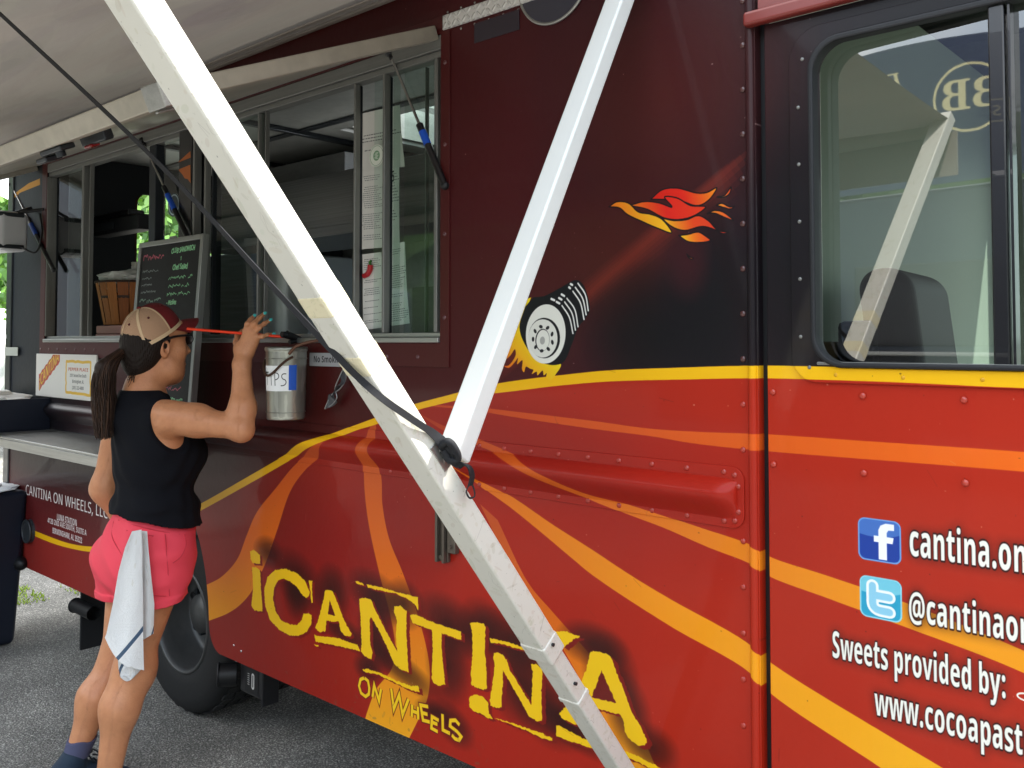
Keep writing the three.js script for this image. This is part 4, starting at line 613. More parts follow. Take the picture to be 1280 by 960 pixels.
// ---- strap tied to the leg
{
  const X = (x, y, k) => onX(x, y, k), face = V(0, 0.62, 0.3);
  const pts = [X(-14, 4, -2.52), X(200, 206, -1.75), X(380, 401, -1.28), X(446, 470, -1.185), X(478, 498, -1.162), X(515, 524, -1.16), X(546, 546, -1.162), X(562, 566, -1.15), X(571, 580, -1.15), X(582, 582, -1.14), X(590, 594, -1.145), X(588, 607, -1.15)];
  const up = V(0.1, 1, 0.1), sides = [V(0.1, 1, 0.3), V(0.1, 1, 0.3), V(0, 1, 0.1), V(0.2, 0.9, 0.2), V(0, 0.7, -0.6), V(0, 0.7, -0.6), V(0, 0.7, -0.6), V(0.5, 0.5, 0.4), V(0.1, 1, 0), V(0.4, 0.2, 0.8), V(0.3, 0.2, 0.9), V(0.2, 0.1, 0.8)];
  const strapM = phys(0x17181d, { roughness: 0.8 });
  const st = thing('strap', 'black webbing strap stretched from the awning and knotted round its white leg', 'strap', [-1.2, 1.38, 0.68]);
  part(st, 'webbing', ribbon(pts, sides, (t) => 0.012 + 0.014 * Math.max(0, 1 - Math.abs(t - 0.62) / 0.12) + (t > 0.75 ? 0.004 : 0), 0.002, 160), strapM);
  part(st, 'knot', tubeG([X(552, 556, -1.16), X(560, 552, -1.145), X(568, 560, -1.14), X(572, 574, -1.145), X(562, 575, -1.155), X(554, 562, -1.16)], 0.007, 40), strapM);
  part(st, 'loop', ribbon([X(588, 604, -1.15), X(583, 614, -1.152), X(587, 622, -1.15), X(593, 620, -1.148), X(592, 610, -1.15), X(588, 603, -1.15)], [V(0.5, 0, 0.6), V(0.5, 0, 0.6), V(0.5, 0, 0.6), V(0.5, 0, 0.6)], 0.009, 0.002, 50), strapM);
}
// ---- menu board on the shelf
{
  const b = thing('menu_board', 'black menu board with an aluminium frame and chalk writing, behind the woman in the cap', 'menu board', [-3.36, 1.12, 0.1]);
  const t = canvasTex(768, 1200, (c, w, h) => {
    seed = 61; c.fillStyle = '#08090a'; c.fillRect(0, 0, w, h);
    for (let i = 0; i < 260; i++) { c.fillStyle = `rgba(190,200,195,${rr(0.004, 0.02)})`; c.beginPath(); c.ellipse(rr(0, w), rr(0, h), rr(20, 130), rr(6, 40), rr(-0.4, 0.4), 0, 7); c.fill(); }
    const hand = (str, x, y, s, col) => { c.save(); c.translate(x, y); c.rotate(rr(-0.03, 0.02)); c.transform(1, 0, -0.12, 1, 0, 0); c.font = `${s}px sans-serif`; c.strokeStyle = col; c.lineWidth = s * 0.11; c.lineJoin = 'round'; for (let k = 0, dx = 0; k < str.length; k++) { c.save(); c.translate(dx, rr(-2.5, 2.5)); c.rotate(rr(-0.09, 0.09)); c.strokeText(str[k], 0, 0); c.restore(); dx += c.measureText(str[k]).width * 0.98; } c.restore(); };
    const scrawl = (x, y, len, s, col) => { c.strokeStyle = col; c.lineWidth = s * 0.15; c.lineJoin = 'round'; c.beginPath(); c.moveTo(x, y); for (let k = 0; k < len; k += s * 0.42) { if (rnd() < 0.13) { c.moveTo(x + k, y); continue; } c.quadraticCurveTo(x + k + rr(-3, 3), y - s * rr(0.2, 1), x + k + s * 0.3, y - s * rr(0, 0.5)); } c.stroke(); };
    c.fillStyle = '#101214'; c.fillRect(0, 0, 350, h);
    scrawl(40, 90, 290, 50, '#b8596a'); for (let i = 0; i < 4; i++) scrawl(40, 165 + i * 42, rr(130, 230), 24, '#8f9a96'); for (let i = 0; i < 3; i++) scrawl(30 + i * 100, 345 + (i % 2) * 6, 80, 34, '#7f9c8a'); for (let i = 0; i < 4; i++) scrawl(46, 395 + i * 44, rr(160, 270), 26, i % 2 ? '#b8596a' : '#93a79b');
    const gr = '#8ecf9a'; hand('CLUB SANDWICH', 400, 66, 38, gr); hand('1', 520, 112, 30, gr); hand('Chef Salad', 430, 165, 40, gr); scrawl(390, 222, 290, 32, gr); scrawl(400, 270, 250, 32, gr); scrawl(390, 318, 280, 32, gr); hand('- Pickles', 390, 366, 34, gr);
    hand('Mexican Street', 385, 560, 42, gr); hand('Corn', 490, 612, 40, gr); scrawl(560, 672, 46, 40, gr); scrawl(390, 726, 300, 36, '#cfd64f');
    c.fillStyle = '#8f1f24'; c.beginPath(); c.arc(420, 700, 30, 0, 7); c.fill();
    for (const [y, col] of [[860, '#b8596a'], [920, gr], [975, '#54a9b0'], [1060, '#b8596a'], [1105, gr], [1150, gr]]) scrawl(370, y, 310, 34, col);
    c.strokeStyle = '#3b3f42'; c.lineWidth = 7; c.strokeRect(340, 1010, 380, 180);
  });
  const x0 = -3.62, x1 = -3.105, y0 = 1.122, y1 = 1.955, tilt = (g) => g.translate(0, -y0, 0).rotateX(-0.07).rotateZ(0.0).translate(0, y0, 0.125);
  part(b, 'panel', tilt(boxG(x0 + 0.012, x1 - 0.012, y0 + 0.012, y1 - 0.012, -0.008, 0.008, 0.001)), M.black);
  part(b, 'chalk_face', tilt(new THREE.PlaneGeometry(x1 - x0 - 0.03, y1 - y0 - 0.03).translate((x0 + x1) / 2, (y0 + y1) / 2, 0.0092)), phys(0xffffff, { map: t, roughness: 0.7 }));
  for (const q of [[x0, x0 + 0.02, y0, y1], [x1 - 0.02, x1, y0, y1], [x0 + 0.021, x1 - 0.021, y1 - 0.02, y1], [x0 + 0.021, x1 - 0.021, y0, y0 + 0.02]]) part(b, 'frame_rail', tilt(boxG(...q, -0.012, 0.016, 0.003)), M.alu);
}
// ---- white price board on the side
{
  const t = canvasTex(1024, 320, (c, w, h) => {
    seed = 5; c.fillStyle = '#edece6'; c.fillRect(0, 0, w, h);
    c.save(); c.translate(60, 285); c.transform(1, -0.62, 0.05, 1, 0, 0); c.fillStyle = '#c9401f'; c.beginPath(); c.moveTo(0, -150); for (let i = 0; i <= 12; i++) c.lineTo(i * 31, -150 + (i % 2) * 10 + 22); for (let i = 12; i >= 0; i--) c.lineTo(i * 31, (i % 2) * 10 - 6); c.closePath(); c.fill();
    c.font = 'bold 100px sans-serif'; const m = c.measureText('¡CANTINA').width; c.translate(4, -22); c.scale(350 / m, 1.25); c.lineWidth = 8; c.strokeStyle = '#8f1a16'; c.strokeText('¡CANTINA', 0, 0); c.fillStyle = '#f2c128'; c.fillText('¡CANTINA', 0, 0); c.restore();
    c.lineWidth = 20; c.strokeStyle = '#efc23a'; c.lineJoin = 'bevel'; c.beginPath(); const q = []; for (let i = 0; i <= 40; i++) { const k = i / 10, e = Math.floor(k) % 4, f = k - Math.floor(k), A = [[540, 45], [940, 50], [940, 285], [545, 275]], a = A[e], b = A[(e + 1) % 4]; q.push([a[0] + (b[0] - a[0]) * f + rr(-4, 4), a[1] + (b[1] - a[1]) * f + rr(-4, 4)]); } q.forEach((p, i) => (i ? c.lineTo(...p) : c.moveTo(...p))); c.closePath(); c.stroke();
    const line = (str, y, s, width, col) => { c.save(); c.translate(742, y); c.font = `bold ${s}px sans-serif`; c.textAlign = 'center'; c.scale(width / c.measureText(str).width, 1); c.fillStyle = col; c.fillText(str, 0, 0); c.restore(); };
    line('PEPPER PLACE', 116, 34, 330, '#c2542a'); line('2151 Second Ave South', 160, 32, 270, '#4a4a48'); line('Birmingham, AL', 204, 34, 190, '#4a4a48'); line('(205) 222-4800', 250, 34, 190, '#4a4a48');
  });
  const b = thing('sign_board', 'white rectangular sign with a slanted red and yellow logo, below the left serving window', 'sign', [-4.515, 1.28, 0.01]);
  part(b, 'panel', boxG(-4.87, -4.165, 1.277, 1.489, 0.006, 0.014, 0.002), phys(0xe6e5df, { roughness: 0.4 })); part(b, 'print', new THREE.PlaneGeometry(0.699, 0.206).translate(-4.5175, 1.383, 0.0146), phys(0xffffff, { map: t, roughness: 0.4, clearcoat: 0.3 }));
}
// ---- tip pail
{
  const C = V(-2.555, 1.295, 0.085), p = thing('tip_pail', 'galvanised metal pail with a paper label and blue tape, hung under the window sill', 'pail', C.toArray());
  const galv = phys(0xb4b6b2, { metalness: 0.75, roughness: 0.32, map: dataTex(256, (u, v) => { const k = 0.62 + 0.4 * fbm(u, v, 9, 91, 4) + (fbm(u, v, 26, 45, 2) > 0.62 ? 0.12 : 0); return [k, k, k * 0.97]; }) });
  const prof = [[0.001, 0.006], [0.056, 0.006], [0.058, 0], [0.061, 0.003], [0.0615, 0.012], [0.066, 0.222], [0.069, 0.226], [0.07, 0.232], [0.068, 0.238], [0.065, 0.234], [0.059, 0.02], [0.001, 0.016]].map(([r, y]) => new THREE.Vector2(r, y));
  part(p, 'bucket', new THREE.LatheGeometry(prof, 56).translate(...C.toArray()), galv);
  part(p, 'bead', join([new THREE.TorusGeometry(0.066, 0.002, 6, 56).rotateX(Math.PI / 2).translate(C.x, C.y + 0.2, C.z), new THREE.TorusGeometry(0.062, 0.0018, 6, 56).rotateX(Math.PI / 2).translate(C.x, C.y + 0.025, C.z)]), galv);
  const hand = []; for (let i = 0; i <= 20; i++) { const a = Math.PI * i / 20; hand.push(V(C.x + 0.0 + 0.066 * Math.cos(a), C.y + 0.205 - 0.05 * Math.sin(a) + 0.01 * Math.sin(a * 3), C.z + 0.02 + 0.05 * Math.sin(a))); }
  part(p, 'bail_handle', tubeG(hand, 0.0042, 60), phys(0x4a3226, { roughness: 0.75, metalness: 0.4 }));
  part(p, 'hook', tubeG([V(C.x + 0.06, C.y + 0.215, C.z + 0.03), V(C.x + 0.085, C.y + 0.24, C.z + 0.02), V(C.x + 0.12, C.y + 0.258, C.z - 0.03), V(C.x + 0.115, C.y + 0.262, C.z - 0.075)], 0.005, 24), phys(0x6b4a3a, { roughness: 0.6, metalness: 0.4 }));
  const wrap = (a0, a1, y0, y1, r0, r1, m, n) => { const pos = [], uv = [], idx = [], N = 24; for (let i = 0; i <= N; i++) { const a = a0 + (a1 - a0) * i / N; for (const [y, r, v] of [[y0, r0, 0], [y1, r1, 1]]) { pos.push(C.x + r * Math.sin(a), C.y + y, C.z + r * Math.cos(a)); uv.push(i / N, v); } if (i < N) idx.push(2 * i, 2 * i + 2, 2 * i + 1, 2 * i + 1, 2 * i + 2, 2 * i + 3); } const g = new THREE.BufferGeometry(); g.setAttribute('position', new THREE.Float32BufferAttribute(pos, 3)); g.setAttribute('uv', new THREE.Float32BufferAttribute(uv, 2)); g.setIndex(idx); g.computeVertexNormals(); return part(p, n, g, m); };
  const txt = canvasTex(360, 220, (c, w, h) => { c.fillStyle = '#eceeee'; c.fillRect(0, 0, w, h); c.strokeStyle = '#17171b'; c.lineWidth = 8; c.lineCap = 'round'; c.lineJoin = 'round'; c.beginPath(); c.moveTo(20, 60); c.lineTo(86, 56); c.moveTo(54, 58); c.lineTo(58, 168); c.moveTo(128, 64); c.lineTo(132, 168); c.moveTo(182, 170); c.lineTo(178, 62); c.bezierCurveTo(240, 56, 240, 118, 182, 122); c.moveTo(300, 70); c.bezierCurveTo(240, 62, 250, 112, 280, 118); c.bezierCurveTo(318, 126, 306, 178, 250, 172); c.stroke(); });
  wrap(-0.45, 1.25, 0.095, 0.177, 0.0638, 0.0658, phys(0xffffff, { map: txt, roughness: 0.7 }), 'paper_label'); wrap(1.1, 1.5, 0.098, 0.179, 0.0646, 0.0666, phys(0x1450b4, { roughness: 0.6 }), 'blue_tape');
}
// ---- orange stick with a black clip, held at the sill
{
  const a = onX(234, 411, -2.9), b = onX(354, 421, -2.615), o = thing('stick', 'thin bright orange stick with a black clip end, held in front of the window sill', 'stick', a.toArray());
  part(o, 'rod', rodG(a, b, 0.0048, 0.0048, 14), phys(0xee3b0c, { roughness: 0.38 }));
  const q = (x, y, d = 0) => onX(x, y, -2.61 + d); const cl = [];
  for (const [p0, p1, r0, r1] of [[[352, 418], [362, 419], 0.010, 0.013], [[358, 418], [385, 428], 0.014, 0.007], [[362, 428], [378, 424], 0.008, 0.008], [[372, 425], [380, 418], 0.004, 0.002]]) cl.push(rodG(q(...p0), q(...p1), r0, r1));
  part(o, 'clip', join(cl), M.black);
}
// ---- papers taped inside the glass
{
  const pm = (w, h, fn) => phys(0xffffff, { map: canvasTex(w, h, fn), roughness: 0.85 });
  const lines = (s, dark, big) => (c, w, h) => { seed = s; c.fillStyle = dark; c.fillRect(0, 0, w, h); c.fillStyle = 'rgba(70,70,74,0.75)'; for (let y = 30; y < h - 20; y += big ? 22 : 11) { if (rnd() < 0.2) { y += big ? 20 : 14; continue; } let x = rr(8, 30); const e = w - rr(10, w * 0.4); while (x < e) { const k = rr(4, 18); c.fillRect(x, y, k, big ? 7 : 3.2); x += k + 4; } } };
  const sheet = (px, py, z, m, label) => { const q = px.map((v, i) => onZ(v, py[i], z)), pos = [], uv = [], idx = []; const N = 6; for (let i = 0; i <= N; i++) for (let j = 0; j <= N; j++) { const u = i / N, v = j / N, p = q[0].clone().lerp(q[1], u).lerp(q[3].clone().lerp(q[2], u), v); p.z += 0.004 * Math.sin(u * 5 + v * 4) * (1 - v); pos.push(p.x, p.y, p.z); uv.push(u, v); if (i < N && j < N) { const a = i * (N + 1) + j; idx.push(a, a + N + 1, a + 1, a + 1, a + N + 1, a + N + 2); } } const g = new THREE.BufferGeometry(); g.setAttribute('position', new THREE.Float32BufferAttribute(pos, 3)); g.setAttribute('uv', new THREE.Float32BufferAttribute(uv, 2)); g.setIndex(idx); g.computeVertexNormals(); solo('paper_sheet', g, m, label, 'paper'); };
  sheet([452, 505, 500, 452], [216, 208, 131, 142], -0.062, pm(300, 420, (c, w, h) => { lines(3, '#e4e3de', true)(c, w, h * 0.75); c.fillStyle = '#e4e3de'; c.fillRect(0, 0, w, h * 0.35); c.fillRect(0, h * 0.7, w, h * 0.3); }), 'uppermost grey paper notice with large print behind the right serving glass');
  sheet([452, 480, 480, 452], [312, 309, 210, 214], -0.06, pm(200, 420, lines(11, '#e8e7e2', false)), 'narrow printed paper in the middle of the notices behind the glass');
  sheet([480, 500, 499, 481], [350, 350, 205, 209], -0.066, pm(128, 420, (c, w, h) => { lines(17, '#ecebe6', false)(c, w, h); c.fillStyle = '#2b2b2e'; c.font = 'bold 56px sans-serif'; c.fillText('-96', 6, 60); }), 'paper numbered 96 behind the right serving glass');
  sheet([455, 479, 477, 453], [413, 409, 315, 318], -0.058, pm(220, 420, lines(23, '#efeeea', false)), 'lower left printed paper behind the glass, beside the red chilli magnet');
  sheet([482, 511, 506, 484], [409, 404, 302, 306], -0.06, pm(220, 420, lines(29, '#efefeb', false)), 'lowest right printed paper, slightly askew behind the glass');
  const ch = thing('magnet', 'small red chilli shaped magnet on the papers behind the glass', 'magnet', onZ(459, 338, -0.05).toArray()); part(ch, 'chilli', tubeG([onZ(463, 331, -0.05), onZ(462, 338, -0.05), onZ(459, 343, -0.05), onZ(455, 345, -0.05)], 0.009, 20), phys(0xb81a26, { roughness: 0.3 })); part(ch, 'stem', tubeG([onZ(463, 331, -0.05), onZ(462, 328, -0.05), onZ(464, 326, -0.05)], 0.004, 8), phys(0x3f7a2c));
}
// ---- silver foil ribbon hanging by the leg
{
  const o = thing('foil_ribbon', 'twisted clear silver ribbon hanging on the red side beside the white awning leg', 'ribbon', onZ(430, 470, 0.05).toArray());
  const foil = phys(0x9a9b9d, { metalness: 0.7, roughness: 0.3 }), f = (x, y) => onZ(x, y, 0.03);
  part(o, 'strip', ribbon([f(431, 458), f(428, 475), f(420, 488), f(416, 498), f(407, 510)], [V(1, 0.2, 0.4), V(1, 0.4, 0.1), V(0.1, 0.3, 1), V(1, 0.3, -0.2), V(0.9, 0.3, 0.2)], (t) => 0.008 + 0.03 * Math.abs(Math.sin(t * Math.PI * 2)) , 0.001, 60), phys(0x55565a, { metalness: 0.5, roughness: 0.35 }));
  part(o, 'edge', join([tubeG([f(431, 458), f(424, 472), f(419, 486), f(421, 497), f(415, 506), f(406, 511)], 0.0022, 40, 6), tubeG([f(432, 460), f(432, 474), f(425, 486), f(416, 492), f(410, 502), f(406, 511)], 0.0022, 40, 6)]), foil);
}
// ---- things on the counter
{
  const wood = dataTex(256, (u, v) => { const k = 0.75 + 0.25 * tnoise(u * 60, v * 3, 60, 4) * 1 + 0.1 * fbm(u, v, 6, 3, 3); return [k, k * 0.97, k * 0.92]; });
  const C = V(-4.44, 1.632, -0.3), b = thing('bushel_basket', 'round wooden basket lined with crumpled paper inside the left serving window', 'basket', C.toArray());
  const slat = (() => { const g = new THREE.CylinderGeometry(0.19, 0.15, 0.21, 3, 4, true, 0, 0.29); return g; })(), tones = [0xa9662c, 0xb37135, 0x9c5a26].map((k) => phys(k, { roughness: 0.7, map: wood }));
  for (let i = 0; i < 20; i++) { const m = piece(b, 'stave', slat, tones[i % 3], V(C.x, C.y + 0.107, C.z), [0, i * Math.PI / 10, 0]); m.scale.set(1 + (i % 2) * 0.012, 1, 1 + (i % 2) * 0.012); }
  part(b, 'hoop', join([new THREE.CylinderGeometry(0.178, 0.174, 0.014, 48, 1, true).translate(C.x, C.y + 0.135, C.z), new THREE.TorusGeometry(0.192, 0.006, 6, 48).rotateX(Math.PI / 2).translate(C.x, C.y + 0.21, C.z)]), phys(0x3a2417, { roughness: 0.7 }));
  part(b, 'base', new THREE.CylinderGeometry(0.148, 0.148, 0.01, 40).translate(C.x, C.y + 0.006, C.z), tones[0]);
  const crumple = (c, r, n, h) => { const g = new THREE.IcosahedronGeometry(1, 5), p = g.attributes.position; for (let i = 0; i < p.count; i++) { const q = V(p.getX(i), p.getY(i), p.getZ(i)), k = 1 + 0.5 * (vnoise(q.x * n + 20, q.y * n + 20, q.z * n + 20) - 0.5) + 0.25 * (vnoise(q.x * n * 2.7 + 50, q.y * n * 2.7, q.z * n * 2.7 + 9) - 0.5); p.setXYZ(i, c.x + q.x * r * k, c.y + q.y * h * k, c.z + q.z * r * k); } g.computeVertexNormals(); return g; };
  const pap = solo('liner_paper', crumple(V(C.x, C.y + 0.22, C.z), 0.165, 3.4, 0.06), phys(0xe8e8e4, { roughness: 0.8 }), 'crumpled white paper heaped in the wooden basket', 'paper'); 
  const cup = thing('paper_cup', 'stack of pale printed paper cups behind the wooden basket', 'cup stack', [-4.62, 1.64, -0.42]); for (let i = 0; i < 5; i++) part(cup, 'cup', new THREE.CylinderGeometry(0.045, 0.034, 0.1, 24, 1, i < 4).translate(-4.66, 1.86 + i * 0.022 - 0.03, -0.42), phys(i % 2 ? 0xd8d2cc : 0xcfc6bd, { roughness: 0.6 })); part(cup, 'stand', boxG(-4.72, -4.6, 1.5455, 1.78, -0.48, -0.36, 0.01), M.darkAlu);
  for (let i = 0; i < 2; i++) solo('takeaway_box', boxG(-4.58 + i * 0.01, -4.2, 1.5465 + i * 0.042, 1.5865 + i * 0.042, -0.45, -0.155, 0.005), phys(0xcf9a92, { roughness: 0.8 }), i ? 'upper pink cardboard tray under the wooden basket' : 'lower pink cardboard tray under the wooden basket', 'cardboard box');
  const nb = thing('napkin_tub', 'dark blue tub heaped with white napkins at the far end of the shelf', 'tub', [-4.95, 1.1, 0.2]);
  part(nb, 'tub', join([boxG(-5.25, -4.70, 1.112, 1.122, 0.005, 0.5, 0.003), boxG(-5.25, -4.70, 1.1225, 1.272, 0.488, 0.5, 0.003), boxG(-4.712, -4.70, 1.1225, 1.272, 0.005, 0.4875, 0.003), boxG(-5.25, -5.238, 1.1225, 1.272, 0.005, 0.4875, 0.003)]), M.navy);
  solo('napkins', crumple(V(-4.98, 1.26, 0.26), 0.23, 5, 0.055), phys(0xf0f0ec, { roughness: 0.85 }), 'heap of white napkins in the dark blue tub by the shelf', 'napkins');
  const bin = thing('trash_bin', 'dark blue bin with a white liner at the left edge, behind the truck tail', 'bin', [-5.1, 0, 0.25]);
  part(bin, 'body', (() => { const g = new RoundedBoxGeometry(0.42, 0.78, 0.42, 3, 0.03), p = g.attributes.position; for (let i = 0; i < p.count; i++) { const k = 0.9 + 0.1 * (p.getY(i) / 0.39); p.setXYZ(i, p.getX(i) * k, p.getY(i), p.getZ(i) * k); } g.computeVertexNormals(); return g.translate(-5.2, 0.395, 0.2); })(), M.navy); part(bin, 'liner', crumple(V(-5.2, 0.79, 0.2), 0.2, 5, 0.03), phys(0xe9ecee, { roughness: 0.5 }));
}
// ---------------------------------------------------------------- the woman at the window
const smin = (a, b, k) => { const h = Math.max(k - Math.abs(a - b), 0) / k; return Math.min(a, b) - h * h * k * 0.25; };
const smax = (a, b, k) => -smin(-a, -b, k);
const cap = (a, b, ra, rb) => { const dx = b[0] - a[0], dy = b[1] - a[1], dz = b[2] - a[2], L = dx * dx + dy * dy + dz * dz; return (x, y, z) => { const px = x - a[0], py = y - a[1], pz = z - a[2]; let t = (px * dx + py * dy + pz * dz) / L; t = t < 0 ? 0 : t > 1 ? 1 : t; return Math.hypot(px - dx * t, py - dy * t, pz - dz * t) - (ra + (rb - ra) * t); }; };
const ell3 = (c, r) => (x, y, z) => { const a = (x - c[0]) / r[0], b = (y - c[1]) / r[1], d = (z - c[2]) / r[2], k = Math.hypot(a, b, d), g = Math.hypot(a / r[0], b / r[1], d / r[2]); return g < 1e-6 ? -Math.min(...r) : k * (k - 1) / g; };
function surfaceNet(f, lo, hi, h) {
  const nx = Math.ceil((hi[0] - lo[0]) / h) + 1, ny = Math.ceil((hi[1] - lo[1]) / h) + 1, nz = Math.ceil((hi[2] - lo[2]) / h) + 1, F = new Float32Array(nx * ny * nz), id = (i, j, k) => (k * ny + j) * nx + i;
  // sample every fourth point first and skip the blocks that are far from the surface
  const B = 4, far = h * B * 2.8;
  for (let k = 0; k < nz; k += B) for (let j = 0; j < ny; j += B) for (let i = 0; i < nx; i += B) {
    const d = f(lo[0] + (i + 1.5) * h, lo[1] + (j + 1.5) * h, lo[2] + (k + 1.5) * h), skip = Math.abs(d) > far * 1.6;
    for (let c = k; c < Math.min(k + B, nz); c++) for (let b = j; b < Math.min(j + B, ny); b++) for (let a = i; a < Math.min(i + B, nx); a++) F[id(a, b, c)] = skip ? d : f(lo[0] + a * h, lo[1] + b * h, lo[2] + c * h);
  }
  const vert = new Int32Array(nx * ny * nz).fill(-1), pos = [], idx = [];
  for (let k = 0; k < nz - 1; k++) for (let j = 0; j < ny - 1; j++) for (let i = 0; i < nx - 1; i++) {
    let m = 0; const v = []; for (let c = 0; c < 8; c++) { const q = F[id(i + (c & 1), j + ((c >> 1) & 1), k + (c >> 2))]; v.push(q); if (q < 0) m |= 1 << c; }
    if (m === 0 || m === 255) continue;
    let sx = 0, sy = 0, sz = 0, n = 0;
    for (let a = 0; a < 8; a++) for (const bit of [1, 2, 4]) { const b = a | bit; if (b === a || (v[a] < 0) === (v[b] < 0)) continue; const t = v[a] / (v[a] - v[b]); sx += (a & 1) + (bit === 1 ? t : 0); sy += ((a >> 1) & 1) + (bit === 2 ? t : 0); sz += (a >> 2) + (bit === 4 ? t : 0); n++; }
    vert[id(i, j, k)] = pos.length / 3; pos.push(lo[0] + (i + sx / n) * h, lo[1] + (j + sy / n) * h, lo[2] + (k + sz / n) * h);
  }
  const quad = (a, b, c, d, flip) => { if (a < 0 || b < 0 || c < 0 || d < 0) return; flip ? idx.push(a, c, b, a, d, c) : idx.push(a, b, c, a, c, d); };
  for (let k = 1; k < nz - 1; k++) for (let j = 1; j < ny - 1; j++) for (let i = 1; i < nx - 1; i++) {
    const s = F[id(i, j, k)] < 0;
    if (s !== F[id(i + 1, j, k)] < 0) quad(vert[id(i, j - 1, k - 1)], vert[id(i, j, k - 1)], vert[id(i, j, k)], vert[id(i, j - 1, k)], !s);
    if (s !== F[id(i, j + 1, k)] < 0) quad(vert[id(i - 1, j, k - 1)], vert[id(i - 1, j, k)], vert[id(i, j, k)], vert[id(i, j, k - 1)], !s);
    if (s !== F[id(i, j, k + 1)] < 0) quad(vert[id(i - 1, j - 1, k)], vert[id(i, j - 1, k)], vert[id(i, j, k)], vert[id(i - 1, j, k)], !s);
  }
  const nor = new Float32Array(pos.length), e = h * 0.5;
  for (let i = 0; i < pos.length; i += 3) { const [x, y, z] = [pos[i], pos[i + 1], pos[i + 2]]; let a = f(x + e, y, z) - f(x - e, y, z), b = f(x, y + e, z) - f(x, y - e, z), c = f(x, y, z + e) - f(x, y, z - e); const L = Math.hypot(a, b, c) || 1; nor[i] = a / L; nor[i + 1] = b / L; nor[i + 2] = c / L; }
  const g = new THREE.BufferGeometry(); g.setAttribute('position', new THREE.Float32BufferAttribute(pos, 3)); g.setAttribute('normal', new THREE.BufferAttribute(nor, 3)); g.setIndex(idx); return g;
}
const many = (list, k) => (x, y, z) => { let d = 9; for (const f of list) d = smin(d, f(x, y, z), k); return d; };
// joints
const CX = -3.03;
const J = {
  hipR: [-2.945, 0.81, 0.31], kneeR: [-2.945, 0.47, 0.405], calfR: [-2.945, 0.365, 0.443], ankR: [-2.945, 0.1, 0.487],
  hipL: [-3.115, 0.81, 0.315], kneeL: [-3.13, 0.45, 0.37], calfL: [-3.13, 0.345, 0.44], ankL: [-3.13, 0.165, 0.508],
  shR: [-2.868, 1.297, 0.318], elR: [-2.645, 1.268, 0.196], wrR: [-2.715, 1.474, 0.152],
  shL: [-3.19, 1.29, 0.335], elL: [-3.235, 1.03, 0.375], wrL: [-3.2, 0.83, 0.28],
};
const TORSO = [[0.70, 0.325, 0.13, 0.09], [0.76, 0.318, 0.155, 0.12], [0.83, 0.312, 0.163, 0.134], [0.90, 0.302, 0.15, 0.124], [0.97, 0.293, 0.134, 0.113], [1.05, 0.294, 0.133, 0.111], [1.13, 0.298, 0.145, 0.115], [1.21, 0.305, 0.153, 0.111], [1.27, 0.312, 0.155, 0.1], [1.315, 0.32, 0.125, 0.08], [1.35, 0.325, 0.075, 0.06]];
function torsoAt(y) { let i = 0; while (i < TORSO.length - 2 && y > TORSO[i + 1][0]) i++; const a = TORSO[i], b = TORSO[i + 1], t = sm(Math.max(0, Math.min(1, (y - a[0]) / (b[0] - a[0])))); return [a[1] + (b[1] - a[1]) * t, a[2] + (b[2] - a[2]) * t, a[3] + (b[3] - a[3]) * t]; }
const torso = (x, y, z) => { const [cz, a, b] = torsoAt(y), u = (x - CX) / a, v = (z - cz) / b, k = Math.hypot(u, v), d = (k - 1) * Math.min(a, b) * (0.5 + 0.5 * k / (k + 0.2)) ; return smax(d, Math.max(0.70 - y, y - 1.37), 0.05); };
const bust = many([ell3([CX + 0.07, 1.165, 0.222], [0.064, 0.066, 0.066]), ell3([CX - 0.07, 1.165, 0.222], [0.064, 0.066, 0.066])], 0.02);
const seatF = many([ell3([CX + 0.068, 0.805, 0.38], [0.088, 0.09, 0.082]), ell3([CX - 0.068, 0.805, 0.38], [0.088, 0.09, 0.082])], 0.09);
const core = many([torso, bust, seatF], 0.05);
const legR = many([cap(J.hipR, J.kneeR, 0.09, 0.051), cap(J.kneeR, J.calfR, 0.048, 0.053), cap(J.calfR, J.ankR, 0.052, 0.033), ell3([-2.945, 0.465, 0.375], [0.04, 0.05, 0.035])], 0.06);
const legL = many([cap(J.hipL, J.kneeL, 0.09, 0.051), cap(J.kneeL, J.calfL, 0.048, 0.052), cap(J.calfL, J.ankL, 0.051, 0.033)], 0.06);
const armR = many([cap(J.shR, [-2.79, 1.29, 0.27], 0.058, 0.053), cap([-2.79, 1.287, 0.27], J.elR, 0.051, 0.037), ell3([-2.632, 1.25, 0.197], [0.026, 0.022, 0.026]), cap(J.elR, [-2.665, 1.33, 0.178], 0.038, 0.041), cap([-2.665, 1.33, 0.178], J.wrR, 0.041, 0.028)], 0.028);
const armL = many([cap(J.shL, J.elL, 0.058, 0.042), cap(J.elL, J.wrL, 0.042, 0.029), cap(J.wrL, [-3.19, 0.74, 0.24], 0.03, 0.02)], 0.05);
const neck = many([cap([CX, 1.48, 0.325], [CX, 1.335, 0.33], 0.05, 0.058), cap([CX - 0.12, 1.318, 0.34], [CX + 0.12, 1.318, 0.34], 0.034, 0.034), cap([CX, 1.38, 0.345], [CX, 1.30, 0.365], 0.05, 0.06)], 0.06);
const bodyF = many([core, legR, legL, armR, armL, neck], 0.035);
